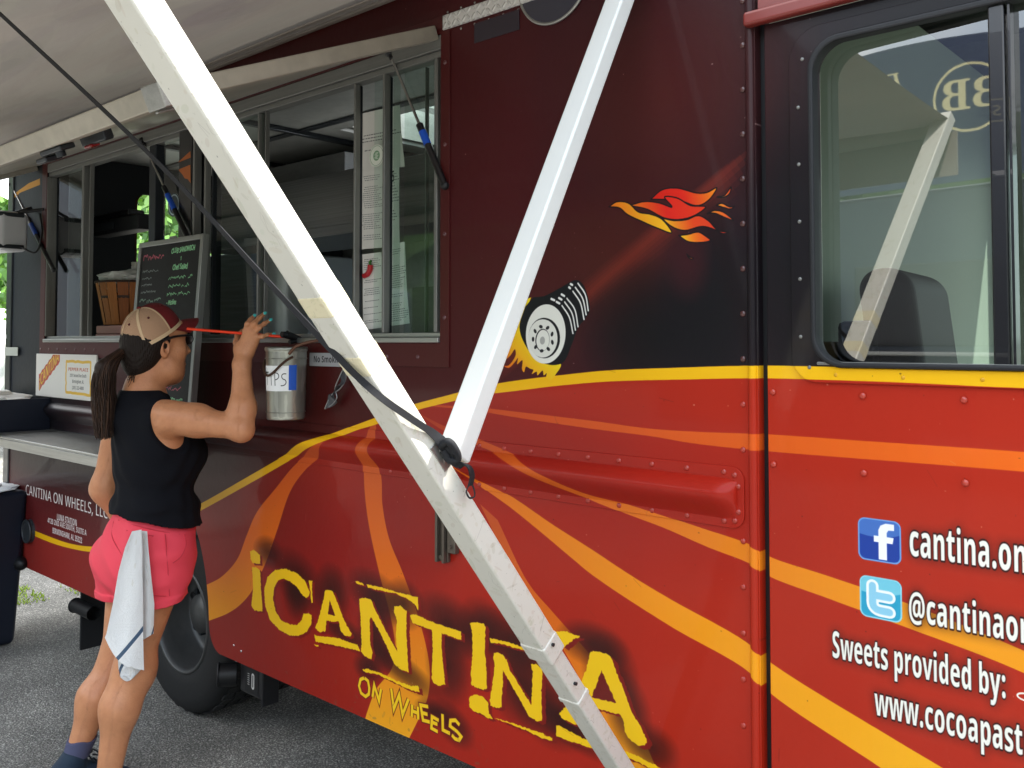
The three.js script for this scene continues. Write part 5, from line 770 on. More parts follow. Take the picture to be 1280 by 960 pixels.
// head, looking at the window
const HC = [CX, 1.55, 0.305];
const headF = (() => {
  const soft = many([ell3([CX, 1.575, 0.31], [0.073, 0.088, 0.093]), ell3([CX, 1.5, 0.268], [0.056, 0.085, 0.075]), ell3([CX, 1.425, 0.226], [0.024, 0.02, 0.022]), cap([CX - 0.03, 1.452, 0.262], [CX + 0.03, 1.452, 0.262], 0.04, 0.04), ell3([CX, 1.59, 0.225], [0.055, 0.03, 0.03])], 0.045);
  const nose = many([cap([CX, 1.56, 0.207], [CX, 1.517, 0.18], 0.007, 0.012), cap([CX - 0.011, 1.508, 0.197], [CX + 0.011, 1.508, 0.197], 0.009, 0.009)], 0.014);
  const lips = many([ell3([CX, 1.4705, 0.2], [0.022, 0.0065, 0.011]), ell3([CX, 1.459, 0.203], [0.02, 0.007, 0.011])], 0.004);
  const sock = many([ell3([CX + 0.032, 1.562, 0.197], [0.017, 0.012, 0.012]), ell3([CX - 0.032, 1.562, 0.197], [0.017, 0.012, 0.012])], 0.004);
  const chk = many([ell3([CX + 0.04, 1.52, 0.232], [0.026, 0.026, 0.022]), ell3([CX - 0.04, 1.52, 0.232], [0.026, 0.026, 0.022])], 0.01);
  const ear = (s) => { const c = [CX + s * 0.073, 1.527, 0.302]; const o = ell3(c, [0.012, 0.031, 0.019]), i = ell3([c[0] + s * 0.01, c[1] + 0.003, c[2] - 0.003], [0.008, 0.02, 0.011]), l = ell3([c[0] - s * 0.002, c[1] - 0.024, c[2] - 0.004], [0.008, 0.01, 0.01]); return (x, y, z) => smin(smax(o(x, y, z), -i(x, y, z), 0.006), l(x, y, z), 0.006); };
  const eR = ear(1), eL = ear(-1);
  return (x, y, z) => { let d = smin(soft(x, y, z), chk(x, y, z), 0.03); d = smax(d, -sock(x, y, z), 0.014); d = smin(d, nose(x, y, z), 0.012); d = smin(d, lips(x, y, z), 0.007); d = smin(d, eR(x, y, z), 0.006); d = smin(d, eL(x, y, z), 0.006); return smin(d, neck(x, y, z), 0.03); };
})();
// right hand, seen from its back, closing on the stick
const HD = 3.045, hp = (x, y, d = 0) => at(x, y, HD + d).toArray();
const FING = [
  [[307, 414, 0], [309.5, 405, -0.012], [313, 400, 0.004], [317, 395.5, 0.024]],
  [[312.5, 413, -0.003], [318, 404, -0.014], [324, 397.5, 0.006], [330, 392.5, 0.028]],
  [[317.5, 416, -0.002], [324, 409.5, -0.012], [330.5, 404.5, 0.006], [337, 400.5, 0.026]],
  [[321, 421.5, 0.002], [328, 420.5, -0.006], [334.5, 418.5, 0.006], [341, 417.5, 0.022]],
];
const FR = [0.0098, 0.0100, 0.0094, 0.0084];
const fingF = FING.map((f, i) => many(f.slice(1).map((q, k) => cap(hp(...f[k]), hp(...q), FR[i] - k * 0.0011, FR[i] - (k + 1) * 0.0011)), 0.006));
const thumbF = many([cap(hp(300, 436, 0.004), hp(296, 428, 0.03), 0.013, 0.0115), cap(hp(296, 428, 0.03), hp(297, 420, 0.05), 0.0115, 0.0095), cap(hp(297, 420, 0.05), hp(303, 414, 0.06), 0.0095, 0.008)], 0.008);
const palmF = many([cap(J.wrR, hp(304, 438, 0.006), 0.0275, 0.022), cap(hp(301, 440, 0.008), hp(308, 417, 0.004), 0.017, 0.0135), cap(hp(305, 440, 0.006), hp(313, 417, 0.002), 0.0185, 0.0135), cap(hp(310, 440, 0.006), hp(318, 420, 0.003), 0.017, 0.013), cap(hp(311, 442, 0.008), hp(320, 425, 0.006), 0.015, 0.012), ell3(hp(299, 436, 0.012), [0.016, 0.024, 0.018])], 0.016);
const handF = (() => { const kn = many(FING.map((f, i) => ell3(hp(f[0][0], f[0][1], f[0][2] - 0.006), [0.0095, 0.0095, 0.0095])), 0.004); const foreA = cap([-2.665, 1.33, 0.178], J.wrR, 0.041, 0.028); return (x, y, z) => { let d = smin(palmF(x, y, z), kn(x, y, z), 0.008); for (const f of fingF) d = smin(d, f(x, y, z), 0.006); d = smin(d, thumbF(x, y, z), 0.012); return smin(d, foreA(x, y, z), 0.02); }; })();
function tinted(g, base, k) { const p = g.attributes.position, c = new Float32Array(p.count * 3); for (let i = 0; i < p.count; i++) { const [x, y, z] = [p.getX(i), p.getY(i), p.getZ(i)], n = vnoise(x * 55 + 400, y * 55 + 100, z * 55 + 60) * 0.6 + vnoise(x * 240 + 900, y * 240, z * 240 + 80) * 0.4, f = vnoise(x * 420 + 90, y * 420 + 7, z * 420 + 33) > 0.86 ? 0.9 : 1; for (let q = 0; q < 3; q++) c[3 * i + q] = base[q] * (1 - k[q] / 2 + k[q] * n) * f; } g.setAttribute('color', new THREE.BufferAttribute(c, 3)); return g; }
const clip = (f, lo, hi) => (x, y, z) => Math.max(f(x, y, z), Math.max(lo - y, y - hi));
let shortsF;
const woman = thing('person', 'woman in cap, black tank top and coral shorts, one hand raised to the window', 'person', [CX, 0, 0.4]);
{
  const parts = [surfaceNet((x, y, z) => Math.max(bodyF(x, y, z), y - 1.40), [-3.36, 0.03, 0.05], [-2.55, 1.42, 0.66], 0.0085), surfaceNet((x, y, z) => Math.max(headF(x, y, z), 1.392 - y), [-3.14, 1.38, 0.13], [-2.92, 1.69, 0.44], 0.0036), surfaceNet((x, y, z) => Math.max(handF(x, y, z), 1.392 - y), [-2.80, 1.38, 0.02], [-2.585, 1.68, 0.24], 0.0028)];
  const g = boxUV(mergeGeometries(parts.map((q) => { q = q.toNonIndexed(); return q; })), 5); tinted(g, [0.58, 0.25, 0.118], [0.2, 0.3, 0.32]);
  part(woman, 'body', g, phys(0xffffff, { vertexColors: true, roughness: 0.44, bumpMap: fineBump, bumpScale: 0.0009, sheen: 0.15, sheenColor: new THREE.Color(1, 0.8, 0.7), sheenRoughness: 0.5 }));
  const nails = []; FING.forEach((f, i) => { const a = V(...hp(...f[2])), b = V(...hp(...f[3])), d = b.clone().sub(a).normalize(), toEye = EYE.clone().sub(b).normalize(), n = toEye.addScaledVector(d, -toEye.dot(d)).normalize(), s = V(0, 0, 0).crossVectors(d, n); const q = new THREE.SphereGeometry(1, 14, 10).scale(0.0052, 0.009, 0.0022); q.applyMatrix4(new THREE.Matrix4().makeBasis(s, d, n).setPosition(b.clone().addScaledVector(n, FR[i] - 0.0042).addScaledVector(d, 0.001))); nails.push(q); });
  const nm = phys(0x58d2cc, { roughness: 0.2, clearcoat: 0.8 }); for (const q of nails) part(woman, 'fingernail', q, nm);
  const rg = V(...hp(319.8, 413.6, -0.006)); part(woman, 'ring', new THREE.TorusGeometry(0.0098, 0.0011, 8, 24).lookAt(V(...hp(324, 409.5, -0.012)).sub(V(...hp(317.5, 416, -0.002)))).translate(rg.x, rg.y, rg.z), M.chrome);
  // clothes
  const folds = (x, y, z) => 0.0042 * Math.sin(y * 78 + 2.2 * Math.sin(x * 17 + z * 13) + x * 9) * (0.35 + 0.65 * vnoise(x * 14 + 60, y * 9 + 40, z * 14 + 20)) * sm(Math.max(0, Math.min(1, (1.16 - y) / 0.16))) + 0.0014 * Math.sin((x + z) * 95 + y * 40);
  const holeR = many([cap([-2.80, 1.245, 0.30], [-2.8, 1.36, 0.31], 0.095, 0.082), cap([-2.84, 1.26, 0.36], [-2.84, 1.34, 0.39], 0.05, 0.05)], 0.04), holeL = many([cap([-3.26, 1.245, 0.31], [-3.26, 1.36, 0.32], 0.095, 0.082), cap([-3.22, 1.26, 0.37], [-3.22, 1.34, 0.4], 0.05, 0.05)], 0.04), scoop = ell3([CX, 1.43, 0.285], [0.085, 0.1, 0.1]);
  const coreN = many([core, cap([CX - 0.1, 1.318, 0.34], [CX + 0.1, 1.318, 0.34], 0.036, 0.036), cap([CX, 1.38, 0.345], [CX, 1.30, 0.365], 0.05, 0.06)], 0.05);
  const top = (x, y, z) => { const b = coreN(x, y, z), hemY = 0.94 + 0.008 * Math.sin(x * 16) + (z - 0.3) * 0.17; let d = smax(b - 0.0105 - 0.017 * sm(Math.max(0, Math.min(1, (1.04 - y) / 0.06))) - folds(x, y, z), -(b + 0.005), 0.002); d = Math.max(d, hemY - y + 0.003 * Math.sin(x * 60), y - 1.385); d = smax(d, -holeR(x, y, z), 0.006); d = smax(d, -holeL(x, y, z), 0.006); return smax(d, -scoop(x, y, z), 0.006); };
  const knit = dataTex(128, (u, v) => { const k = 0.5 + 0.5 * Math.sin(u * 128 * Math.PI) * Math.sin(v * 128 * Math.PI); return [k, k, k]; }, false);
  part(woman, 'tank_top', boxUV(surfaceNet(top, [-3.26, 0.82, 0.08], [-2.8, 1.41, 0.52], 0.0052), 8), phys(0x080a12, { roughness: 0.9, specularIntensity: 0.5, bumpMap: knit, bumpScale: 0.0008 }));
  const thighs = many([cap([-2.945, 0.82, 0.31], [-2.94, 0.64, 0.352], 0.097, 0.09), cap([-3.115, 0.82, 0.315], [-3.122, 0.64, 0.345], 0.097, 0.09)], 0.02), sh0 = many([core, thighs], 0.035);
  const creases = (x, y, z) => 0.0065 * Math.sin((x * 0.7 + y) * 55 + 3 * vnoise(x * 12 + 40, y * 12, z * 12 + 9)) * vnoise(x * 9 + 7, y * 9 + 70, z * 9 + 30) + 0.003 * Math.sin(y * 40 + x * 50 + z * 30) * sm(Math.max(0, Math.min(1, (0.82 - y) / 0.1)));
  const shorts = (x, y, z) => { const b = sh0(x, y, z), hem = 0.683 + (0.32 - z) * 0.07; let d = smax(b - 0.0095 - creases(x, y, z) - 0.004 * sm(Math.max(0, Math.min(1, (hem + 0.028 - y) / 0.006))), -(b + 0.005), 0.002); return Math.max(d, hem - y, y - 0.975 - (z - 0.3) * 0.1); };
  shortsF = shorts;
  const coral = phys(0xf0485a, { roughness: 0.8, bumpMap: knit, bumpScale: 0.0005 });
  const shM = part(woman, 'shorts', boxUV(surfaceNet(shorts, [-3.28, 0.63, 0.1], [-2.78, 1.03, 0.54], 0.0052), 10), coral);
  // stitched belt line, side seam and pocket edges that follow the cloth
  const onCloth = (list, lift = 0.014) => list.map(([px, py]) => { let lo = 2.4, hi = 3.2; for (let d = lo; d < hi; d += 0.004) { const p = at(px, py, d); if (shorts(p.x, p.y, p.z) < 0.001) return p.addScaledVector(ray(px, py), -0.0015); } return null; }).filter(Boolean);
  const seamM = phys(0xd63a4a, { roughness: 0.85 });
  for (const l of [[[148, 650], [170, 657], [200, 664], [225, 668], [246, 669]], [[231, 668], [232, 682], [226, 696], [216, 704]], [[206, 668], [208, 690], [210, 715], [212, 745]], [[142, 652], [140, 670], [150, 690], [158, 700]], [[158, 663], [180, 668], [192, 670]], [[150, 735], [175, 742], [205, 745], [235, 741], [247, 735]]]) { const q = onCloth(l); if (q.length > 2) part(shM, 'seam', tubeG(q, 0.0017, 40, 5), seamM); }
  // shoes
  const shoe = (heel, toe, ank, up) => { const body = many([cap(heel, toe, 0.036, 0.034), cap([(heel[0] + toe[0]) / 2, (heel[1] + toe[1]) / 2 + 0.012, (heel[2] + toe[2]) / 2], toe, 0.043, 0.034), cap([heel[0], heel[1] + 0.01, heel[2] - 0.015], ank, 0.038, 0.042)], 0.03); return body; };
  const shoeM = phys(0x10283c, { roughness: 0.75, bumpMap: knit, bumpScale: 0.0012 }), soleM = phys(0x1c2430, { roughness: 0.6 }), sockM = phys(0x4b4d68, { roughness: 0.9 });
  const makeShoe = (heel, toe, ankle, sole) => {
    const s = new THREE.Group(); s.name = 'shoe'; s.org = woman.org; woman.add(s);
    const f = shoe(heel, toe, ankle), lo = [heel[0] - 0.08, 0, toe[2] - 0.06], hi = [heel[0] + 0.08, ankle[1] + 0.07, heel[2] + 0.07], axis = V(toe[0] - heel[0], toe[1] - heel[1], toe[2] - heel[2]).normalize(), side = V(1, 0, 0), nrm = V(0, 0, 0).crossVectors(side, axis).normalize(); if (nrm.y < 0) nrm.negate();
    const under = (x, y, z) => (x - heel[0]) * nrm.x + (y - heel[1]) * nrm.y + (z - heel[2]) * nrm.z;
    part(s, 'upper', boxUV(surfaceNet((x, y, z) => smax(smax(f(x, y, z), -(under(x, y, z) + 0.018), 0.004), y - ankle[1] - 0.03, 0.008), lo, hi, 0.004), 12), shoeM);
    part(s, 'sole', surfaceNet((x, y, z) => smax(f(x, y, z) - 0.004, Math.max(under(x, y, z) + 0.0175, -(under(x, y, z) + 0.036)), 0.006), lo, hi, 0.004), soleM);
    const mid = V((heel[0] * 0.45 + toe[0] * 0.55), (heel[1] * 0.45 + toe[1] * 0.55), (heel[2] * 0.45 + toe[2] * 0.55)), ls = []; for (let i = 0; i < 4; i++) { const c = mid.clone().addScaledVector(axis, -0.045 + i * 0.022).addScaledVector(nrm, 0.062 - i * 0.006); ls.push(tubeG([c.clone().add(V(-0.028, -0.012, 0)), c.clone().add(V(0, 0.004, 0.004)), c.clone().add(V(0.028, -0.012, 0))], 0.0028, 14, 6)); }
    const kn = mid.clone().addScaledVector(axis, -0.05).addScaledVector(nrm, 0.072); ls.push(tubeG([kn, kn.clone().add(V(0.02, 0.02, 0.0)), kn.clone().add(V(0.035, 0.0, -0.02)), kn.clone().add(V(0.01, -0.003, -0.005))], 0.0025, 20, 6), tubeG([kn, kn.clone().add(V(-0.02, 0.018, -0.01)), kn.clone().add(V(-0.03, -0.005, -0.02)), kn], 0.0025, 20, 6));
    part(s, 'laces', join(ls), phys(0x0c1420, { roughness: 0.8 }));
    const m0 = V(heel[0] + 0.043, heel[1] + 0.022, heel[2]).addScaledVector(axis, 0.1); part(s, 'emblem', tubeG([m0.clone().addScaledVector(axis, -0.028).add(V(0.0, 0.016, 0)), m0.clone().addScaledVector(axis, -0.02).add(V(0.002, 0.0, 0)), m0.clone().add(V(0.003, 0.002, 0)), m0.clone().addScaledVector(axis, 0.03).add(V(0.0, 0.014, 0))], 0.003, 20, 6), phys(0x2c78a8, { roughness: 0.5 }));
    return s;
  };
  makeShoe([-2.945, 0.045, 0.515], [-2.95, 0.036, 0.29], [-2.945, 0.085, 0.49]); makeShoe([-3.13, 0.125, 0.55], [-3.135, 0.04, 0.35], [-3.13, 0.165, 0.512]);
  const sock = (f, y0, y1, cx, cz) => surfaceNet((x, y, z) => Math.max(f(x, y, z) - 0.006, y0 - y, y - y1 - 0.004 * Math.sin(z * 90)), [cx - 0.07, y0 - 0.02, cz - 0.08], [cx + 0.07, y1 + 0.03, cz + 0.08], 0.004);
  part(woman, 'sock', sock(legR, 0.09, 0.142, -2.945, 0.48), sockM); part(woman, 'sock', sock(legL, 0.165, 0.222, -3.13, 0.495), sockM);
  // hair under the cap and the tail
  const hairM = phys(0x1a110c, { roughness: 0.6, specularIntensity: 0.5, sheen: 0.15, sheenColor: new THREE.Color(0.4, 0.25, 0.16) }), tailM = [0x33211a, 0x251811, 0x452f22].map((k) => phys(k, { roughness: 0.5, specularIntensity: 0.6, sheen: 0.12, sheenColor: new THREE.Color(0.5, 0.32, 0.2) }));
  const skull = ell3([CX, 1.548, 0.325], [0.081, 0.1, 0.094]), nape = ell3([CX, 1.475, 0.365], [0.05, 0.05, 0.04]);
  const strands = (x, y, z) => 0.0006 * Math.sin((Math.atan2(x - CX, z - 0.3)) * 95 + y * 60) * vnoise(x * 90 + 10, y * 22 + 10, z * 90 + 10) * 1.6 + 0.0006 * Math.sin((x + z) * 700 + y * 120);
  part(woman, 'hair', surfaceNet((x, y, z) => { let d = smin(skull(x, y, z), nape(x, y, z), 0.05) - strands(x, y, z); d = smax(d, -(z - 0.287 + (y - 1.53) * 0.55), 0.01); return smax(d, y - 1.6, 0.01); }, [-3.14, 1.41, 0.22], [-2.92, 1.63, 0.45], 0.0036), hairM);
  seed = 404; const tails = [[], [], []];
  for (let i = 0; i < 620; i++) {
    const a = rr(0, 6.28), r = Math.sqrt(rnd()), ox = Math.cos(a) * r, oz = Math.sin(a) * r, w = [0.014, 0.032, 0.04, 0.038, 0.02 + rr(0, 0.012)], L = rr(0.98, 1.2), base = [[CX, 1.515, 0.415], [CX - 0.005, 1.48, 0.462], [CX - 0.02, 1.42, 0.468], [CX - 0.03, 1.35, 0.462], [CX - 0.035, 1.27, 0.458]];
    const pts = base.map(([x, y, z], k) => V(x + ox * w[k] * 1.25 + rr(-1, 1) * (0.0015 + 0.0022 * k), 1.515 + (y - 1.515) * L + (k === 0 ? oz * 0.012 : 0), z + oz * w[k] * 0.8 + rr(-1, 1) * (0.0015 + 0.002 * k)));
    tails[i % 3].push(tubeG(pts, rr(0.0008, 0.0017), 18, 4));
  }
  const core_ = surfaceNet(many([cap([CX, 1.51, 0.42], [CX - 0.01, 1.46, 0.465], 0.014, 0.026), cap([CX - 0.01, 1.46, 0.465], [CX - 0.03, 1.36, 0.462], 0.03, 0.031), cap([CX - 0.03, 1.36, 0.462], [CX - 0.035, 1.285, 0.458], 0.028, 0.01)], 0.03), [-3.14, 1.24, 0.37], [-2.96, 1.55, 0.52], 0.005);
  tails[1].push(core_.setAttribute('uv', new THREE.BufferAttribute(new Float32Array(core_.attributes.position.count * 2), 2)));
  tails.forEach((t, i) => part(woman, 'ponytail', join(t), tailM[i]));
  seed = 12; const wisps = []; for (let i = 0; i < 12; i++) { const x = CX + rr(0.0, 0.05), y = rr(1.44, 1.47); wisps.push(tubeG([V(x, y, rr(0.37, 0.39)), V(x + rr(0, 0.01), y - 0.02, rr(0.385, 0.4)), V(x + rr(-0.01, 0.015), y - rr(0.03, 0.05), rr(0.385, 0.41))], 0.0009, 10, 4)); } part(woman, 'loose_hair', join(wisps), hairM);
  // sunglasses
  const gl = []; for (const s of [-1, 1]) { gl.push(tubeG([V(CX + s * 0.083, 1.553, 0.315), V(CX + s * 0.083, 1.567, 0.27), V(CX + s * 0.072, 1.572, 0.212), V(CX + s * 0.058, 1.572, 0.196)], 0.0042, 24, 8)); }
  gl.push(tubeG([V(CX - 0.06, 1.576, 0.197), V(CX, 1.578, 0.182), V(CX + 0.06, 1.576, 0.197)], 0.0042, 20, 8)); for (const s of [-1, 1]) gl.push(new THREE.SphereGeometry(1, 20, 14).scale(0.029, 0.022, 0.007).rotateY(s * 0.42).translate(CX + s * 0.032, 1.56, 0.2));
  part(woman, 'sunglasses', join(gl), M.blackGloss);
  // cap: six gores, the two in front of cloth, the rest of mesh, with seams, button and a bent visor
  const cp = new THREE.Group(); cp.name = 'cap'; cp.org = woman.org; woman.add(cp);
  const TILT = 0.47, CAPC = V(CX, 1.567, 0.308);
  const capPt = (th, ph, r = 1) => { // th 0 = front, ph 0 = rim, 1 = top
    const a = ph * Math.PI / 2, k = Math.cos(a) ** 0.82, x = 0.086 * r * k * Math.sin(th), f = 0.106 * r * k * Math.cos(th) * (1 + 0.0 * th), y = 0.108 * r * Math.sin(a) ** 0.92 + 0.008 * Math.cos(th) * k;
    return V(CAPC.x + x, CAPC.y + y * Math.cos(TILT) + f * Math.sin(TILT), CAPC.z - f * Math.cos(TILT) + y * Math.sin(TILT));
  };
  const gore = (t0, t1, r, thick = 0.0022) => { const pos = [], idx = [], uv = [], N = 18, Mh = 18; for (const [R, sgn] of [[r, 1], [r - thick / 0.1, -1]]) { const base = pos.length / 3; for (let i = 0; i <= N; i++) for (let j = 0; j <= Mh; j++) { const th = t0 + (t1 - t0) * i / N, p = capPt(th, j / Mh, R + 0.008 * Math.sin(Math.PI * i / N) * Math.sin(Math.PI * j / Mh) + 0.004 * (vnoise(i * 0.4 + t0 * 9 + 30, j * 0.4 + 7) - 0.5)); pos.push(p.x, p.y, p.z); uv.push(th * 0.1, j / Mh * 0.15); if (i < N && j < Mh) { const a = base + i * (Mh + 1) + j, q = a + Mh + 1; sgn > 0 ? idx.push(a, a + 1, q, a + 1, q + 1, q) : idx.push(a, q, a + 1, a + 1, q, q + 1); } } } const g = new THREE.BufferGeometry(); g.setAttribute('position', new THREE.Float32BufferAttribute(pos, 3)); g.setAttribute('uv', new THREE.Float32BufferAttribute(uv, 2)); g.setIndex(idx); g.computeVertexNormals(); return g; };
  const cloth2 = phys(0x7e1c20, { roughness: 0.8, map: grime, bumpMap: knit, bumpScale: 0.0006 }); const mesh2 = dataTex(256, (u, v) => { const a = (u * 64) % 1, b = (v * 64) % 1, h = Math.hypot(a - 0.5, b - 0.5) < 0.3 ? 0.42 : 1; return [h * 0.98, h * 0.92, h * 0.84]; }); mesh2.repeat.set(6, 6);
  const tan = phys(0xd2b39c, { roughness: 0.85, map: mesh2 }), seamT = phys(0xd8bd97, { roughness: 0.8 });
  const TH = [0, 1.3, 2.22, Math.PI, 2 * Math.PI - 2.22, 2 * Math.PI - 1.3, 2 * Math.PI]; for (let i = 0; i < 6; i++) part(cp, i === 0 || i === 5 ? 'front_panel' : 'mesh_panel', gore(TH[i], TH[i + 1], 1.0), i === 0 || i === 5 ? cloth2 : tan);
  for (let i = 0; i < 6; i++) { const pts = []; for (let j = 0; j <= 14; j++) pts.push(capPt(TH[i], j / 14, 1.012)); const sd = pts.map((_, j) => capPt(TH[i] + 0.1, j / 14.3, 1.012).sub(capPt(TH[i] - 0.1, j / 14.3, 1.012)).normalize()); part(cp, 'seam_tape', ribbon(pts, sd, i === 0 || i === 3 ? 0.003 : i === 1 || i === 5 ? 0.005 : 0.0085, 0.0012, 40), i === 0 ? cloth2 : seamT); }
  const rimP = []; for (let i = 0; i <= 60; i++) rimP.push(capPt(-Math.PI + i / 60 * 2 * Math.PI, 0.02, 1.006)); part(cp, 'sweatband', ribbon(rimP, rimP.map(() => V(0, Math.cos(TILT), Math.sin(TILT))), 0.012, 0.0022, 120), seamT);
  part(cp, 'button', new THREE.SphereGeometry(0.009, 14, 10).scale(1, 0.6, 1).translate(...capPt(0, 1, 1.02).toArray()), cloth2);
  for (const [th, ph] of [[1.75, 0.5], [2.7, 0.55], [0.6, 0.6]]) part(cp, 'eyelet', new THREE.SphereGeometry(0.0042, 10, 8).translate(...capPt(th, ph, 1.012).toArray()), phys(0x5a2020, { roughness: 0.8 }));
  { const pos = [], idx = [], N = 36, Q = 12; for (const s of [0, 1]) { const base = pos.length / 3; for (let i = 0; i <= N; i++) for (let j = 0; j <= Q; j++) { const th = (-1.02 + 2.04 * i / N), rim = capPt(th, 0.015, 0.995), e = j / Q, len = 0.078 * Math.pow(Math.cos(th * 0.98), 0.55), p = rim.clone().add(V(0, Math.sin(TILT) * 0.42 * len * e - 0.024 * (Math.sin(th) ** 2) * (0.3 + e) - s * 0.0032 - 0.004 * e * e, -len * e * Math.cos(TILT * 0.7))); pos.push(p.x, p.y, p.z); if (i < N && j < Q) { const a = base + i * (Q + 1) + j, q = a + Q + 1; s ? idx.push(a, a + 1, q, a + 1, q + 1, q) : idx.push(a, q, a + 1, a + 1, q, q + 1); } } }
    const H = (N + 1) * (Q + 1); for (let i = 0; i < N; i++) { const a = i * (Q + 1) + Q, b = a + Q + 1; idx.push(a, b, a + H, b, b + H, a + H); }
    const g = new THREE.BufferGeometry(); g.setAttribute('position', new THREE.Float32BufferAttribute(pos, 3)); g.setIndex(idx); g.computeVertexNormals(); g.setAttribute('uv', new THREE.Float32BufferAttribute(new Float32Array(pos.length / 3 * 2).map((_, i) => pos[((i / 2) | 0) * 3 + (i % 2 ? 2 : 0)] * 6), 2)); part(cp, 'visor', g, cloth2); }
}
// ---- towel tucked in the back pocket
{
  const t = canvasTex(512, 768, (c, w, h) => { c.fillStyle = '#fbfbfa'; c.fillRect(0, 0, w, h); c.fillStyle = '#405a76'; c.beginPath(); c.moveTo(0, 700); c.lineTo(w, 480); c.lineTo(w, 508); c.lineTo(0, 728); c.fill(); seed = 8; for (let i = 0; i < 5000; i++) { c.fillStyle = `rgba(${rnd() < 0.5 ? '255,255,255' : '225,225,222'},0.3)`; c.fillRect(rr(0, w), rr(0, h), 2, 2); } for (let i = 0; i < 9; i++) { c.fillStyle = 'rgba(190,170,130,0.12)'; c.beginPath(); c.ellipse(rr(0, w), rr(0, h), rr(10, 34), rr(8, 20), 0, 0, 7); c.fill(); } });
  const terry = dataTex(256, (u, v) => { const k = fbm(u, v, 64, 5, 2); return [k, k, k]; }, false); terry.repeat.set(3, 3);
  const m = phys(0xffffff, { map: t, roughness: 0.95, bumpMap: terry, bumpScale: 0.0025, sheen: 0.3, sheenColor: new THREE.Color(1, 1, 1) });
  const o = thing('towel', 'white towel with a blue grey stripe hanging from the back pocket of coral shorts', 'towel', [-2.95, 0.7, 0.42]);
  const X = -2.9; // hangs in two folds
  const fold = (L, R, bot, dz, name, waves) => { const N = 26, Mh = 40, pos = [], uv = [], idx = []; for (const s of [0, 1]) { const b0 = pos.length / 3; for (let i = 0; i <= N; i++) for (let j = 0; j <= Mh; j++) { const u = i / N, v = j / Mh, kL = v * (L.length - 1), kR = v * (R.length - 1), li = Math.min(L.length - 2, kL | 0), ri = Math.min(R.length - 2, kR | 0), l = [L[li][0] + (L[li + 1][0] - L[li][0]) * (kL - li), L[li][1] + (L[li + 1][1] - L[li][1]) * (kL - li)], r = [R[ri][0] + (R[ri + 1][0] - R[ri][0]) * (kR - ri), R[ri][1] + (R[ri + 1][1] - R[ri][1]) * (kR - ri)]; const px = l[0] + (r[0] - l[0]) * u, py = l[1] + (r[1] - l[1]) * u + bot(u) * v * v, d = dz(v) + waves * 1.7 * Math.sin(u * 5.2 + v * 1.4) * (0.2 + 0.8 * v) + 0.0025 * (vnoise(u * 5 + 20, v * 8 + 20) - 0.5) - 0.0, p = at(px, py, Math.min(d, hit(px, py) - 0.008) + s * 0.0035); pos.push(p.x, p.y, p.z); uv.push(u, 1 - (py - 660) / 195); if (i < N && j < Mh) { const a = b0 + i * (Mh + 1) + j, q = a + Mh + 1; s ? idx.push(a, q, a + 1, a + 1, q, q + 1) : idx.push(a, a + 1, q, a + 1, q + 1, q); } } } const g = new THREE.BufferGeometry(); g.setAttribute('position', new THREE.Float32BufferAttribute(pos, 3)); g.setAttribute('uv', new THREE.Float32BufferAttribute(uv, 2)); g.setIndex(idx); g.computeVertexNormals(); part(o, name, g, m); };
  const block = (x, y, z) => Math.min(shortsF(x, y, z), bodyF(x, y, z)), hit = (px, py) => { for (let d = 2.7; d < 3.25; d += 0.006) { const p = at(px, py, d); if (block(p.x, p.y, p.z) < 0.002) return d; } return 9; };
  let dS = 9; for (const [x, y] of [[172, 672], [172, 690], [176, 715], [160, 705]]) dS = Math.min(dS, hit(x, y));
  const hang = (v) => dS - 0.006 - 0.03 * Math.sin(Math.min(1, v * 1.6) * 1.57);
  fold([[165, 664], [156, 685], [148, 715], [141, 755], [133, 792], [131, 797]], [[177, 662], [178, 690], [178, 720], [179, 760], [179, 800], [180, 838]], (u) => 14 * Math.sin(u * Math.PI) * (1 - u) + 14 * u * (1 - u) * 2, hang, 'front_fold', 0.006);
  fold([[172, 663], [174, 690], [175, 720], [176, 755], [177, 790]], [[184, 664], [186, 690], [189, 720], [193, 755], [192, 792]], (u) => 11 * (1 - u), (v) => hang(v) + 0.018, 'back_fold', 0.004);
  fold([[147, 806], [147, 820], [148, 835], [150, 846]], [[178, 800], [178, 820], [177, 836], [172, 842]], (u) => 9 * Math.sin(u * Math.PI) * (1 - u * 0.4), (v) => hang(0.9) + 0.014 + 0.004 * v, 'hem_fold', 0.003);
}
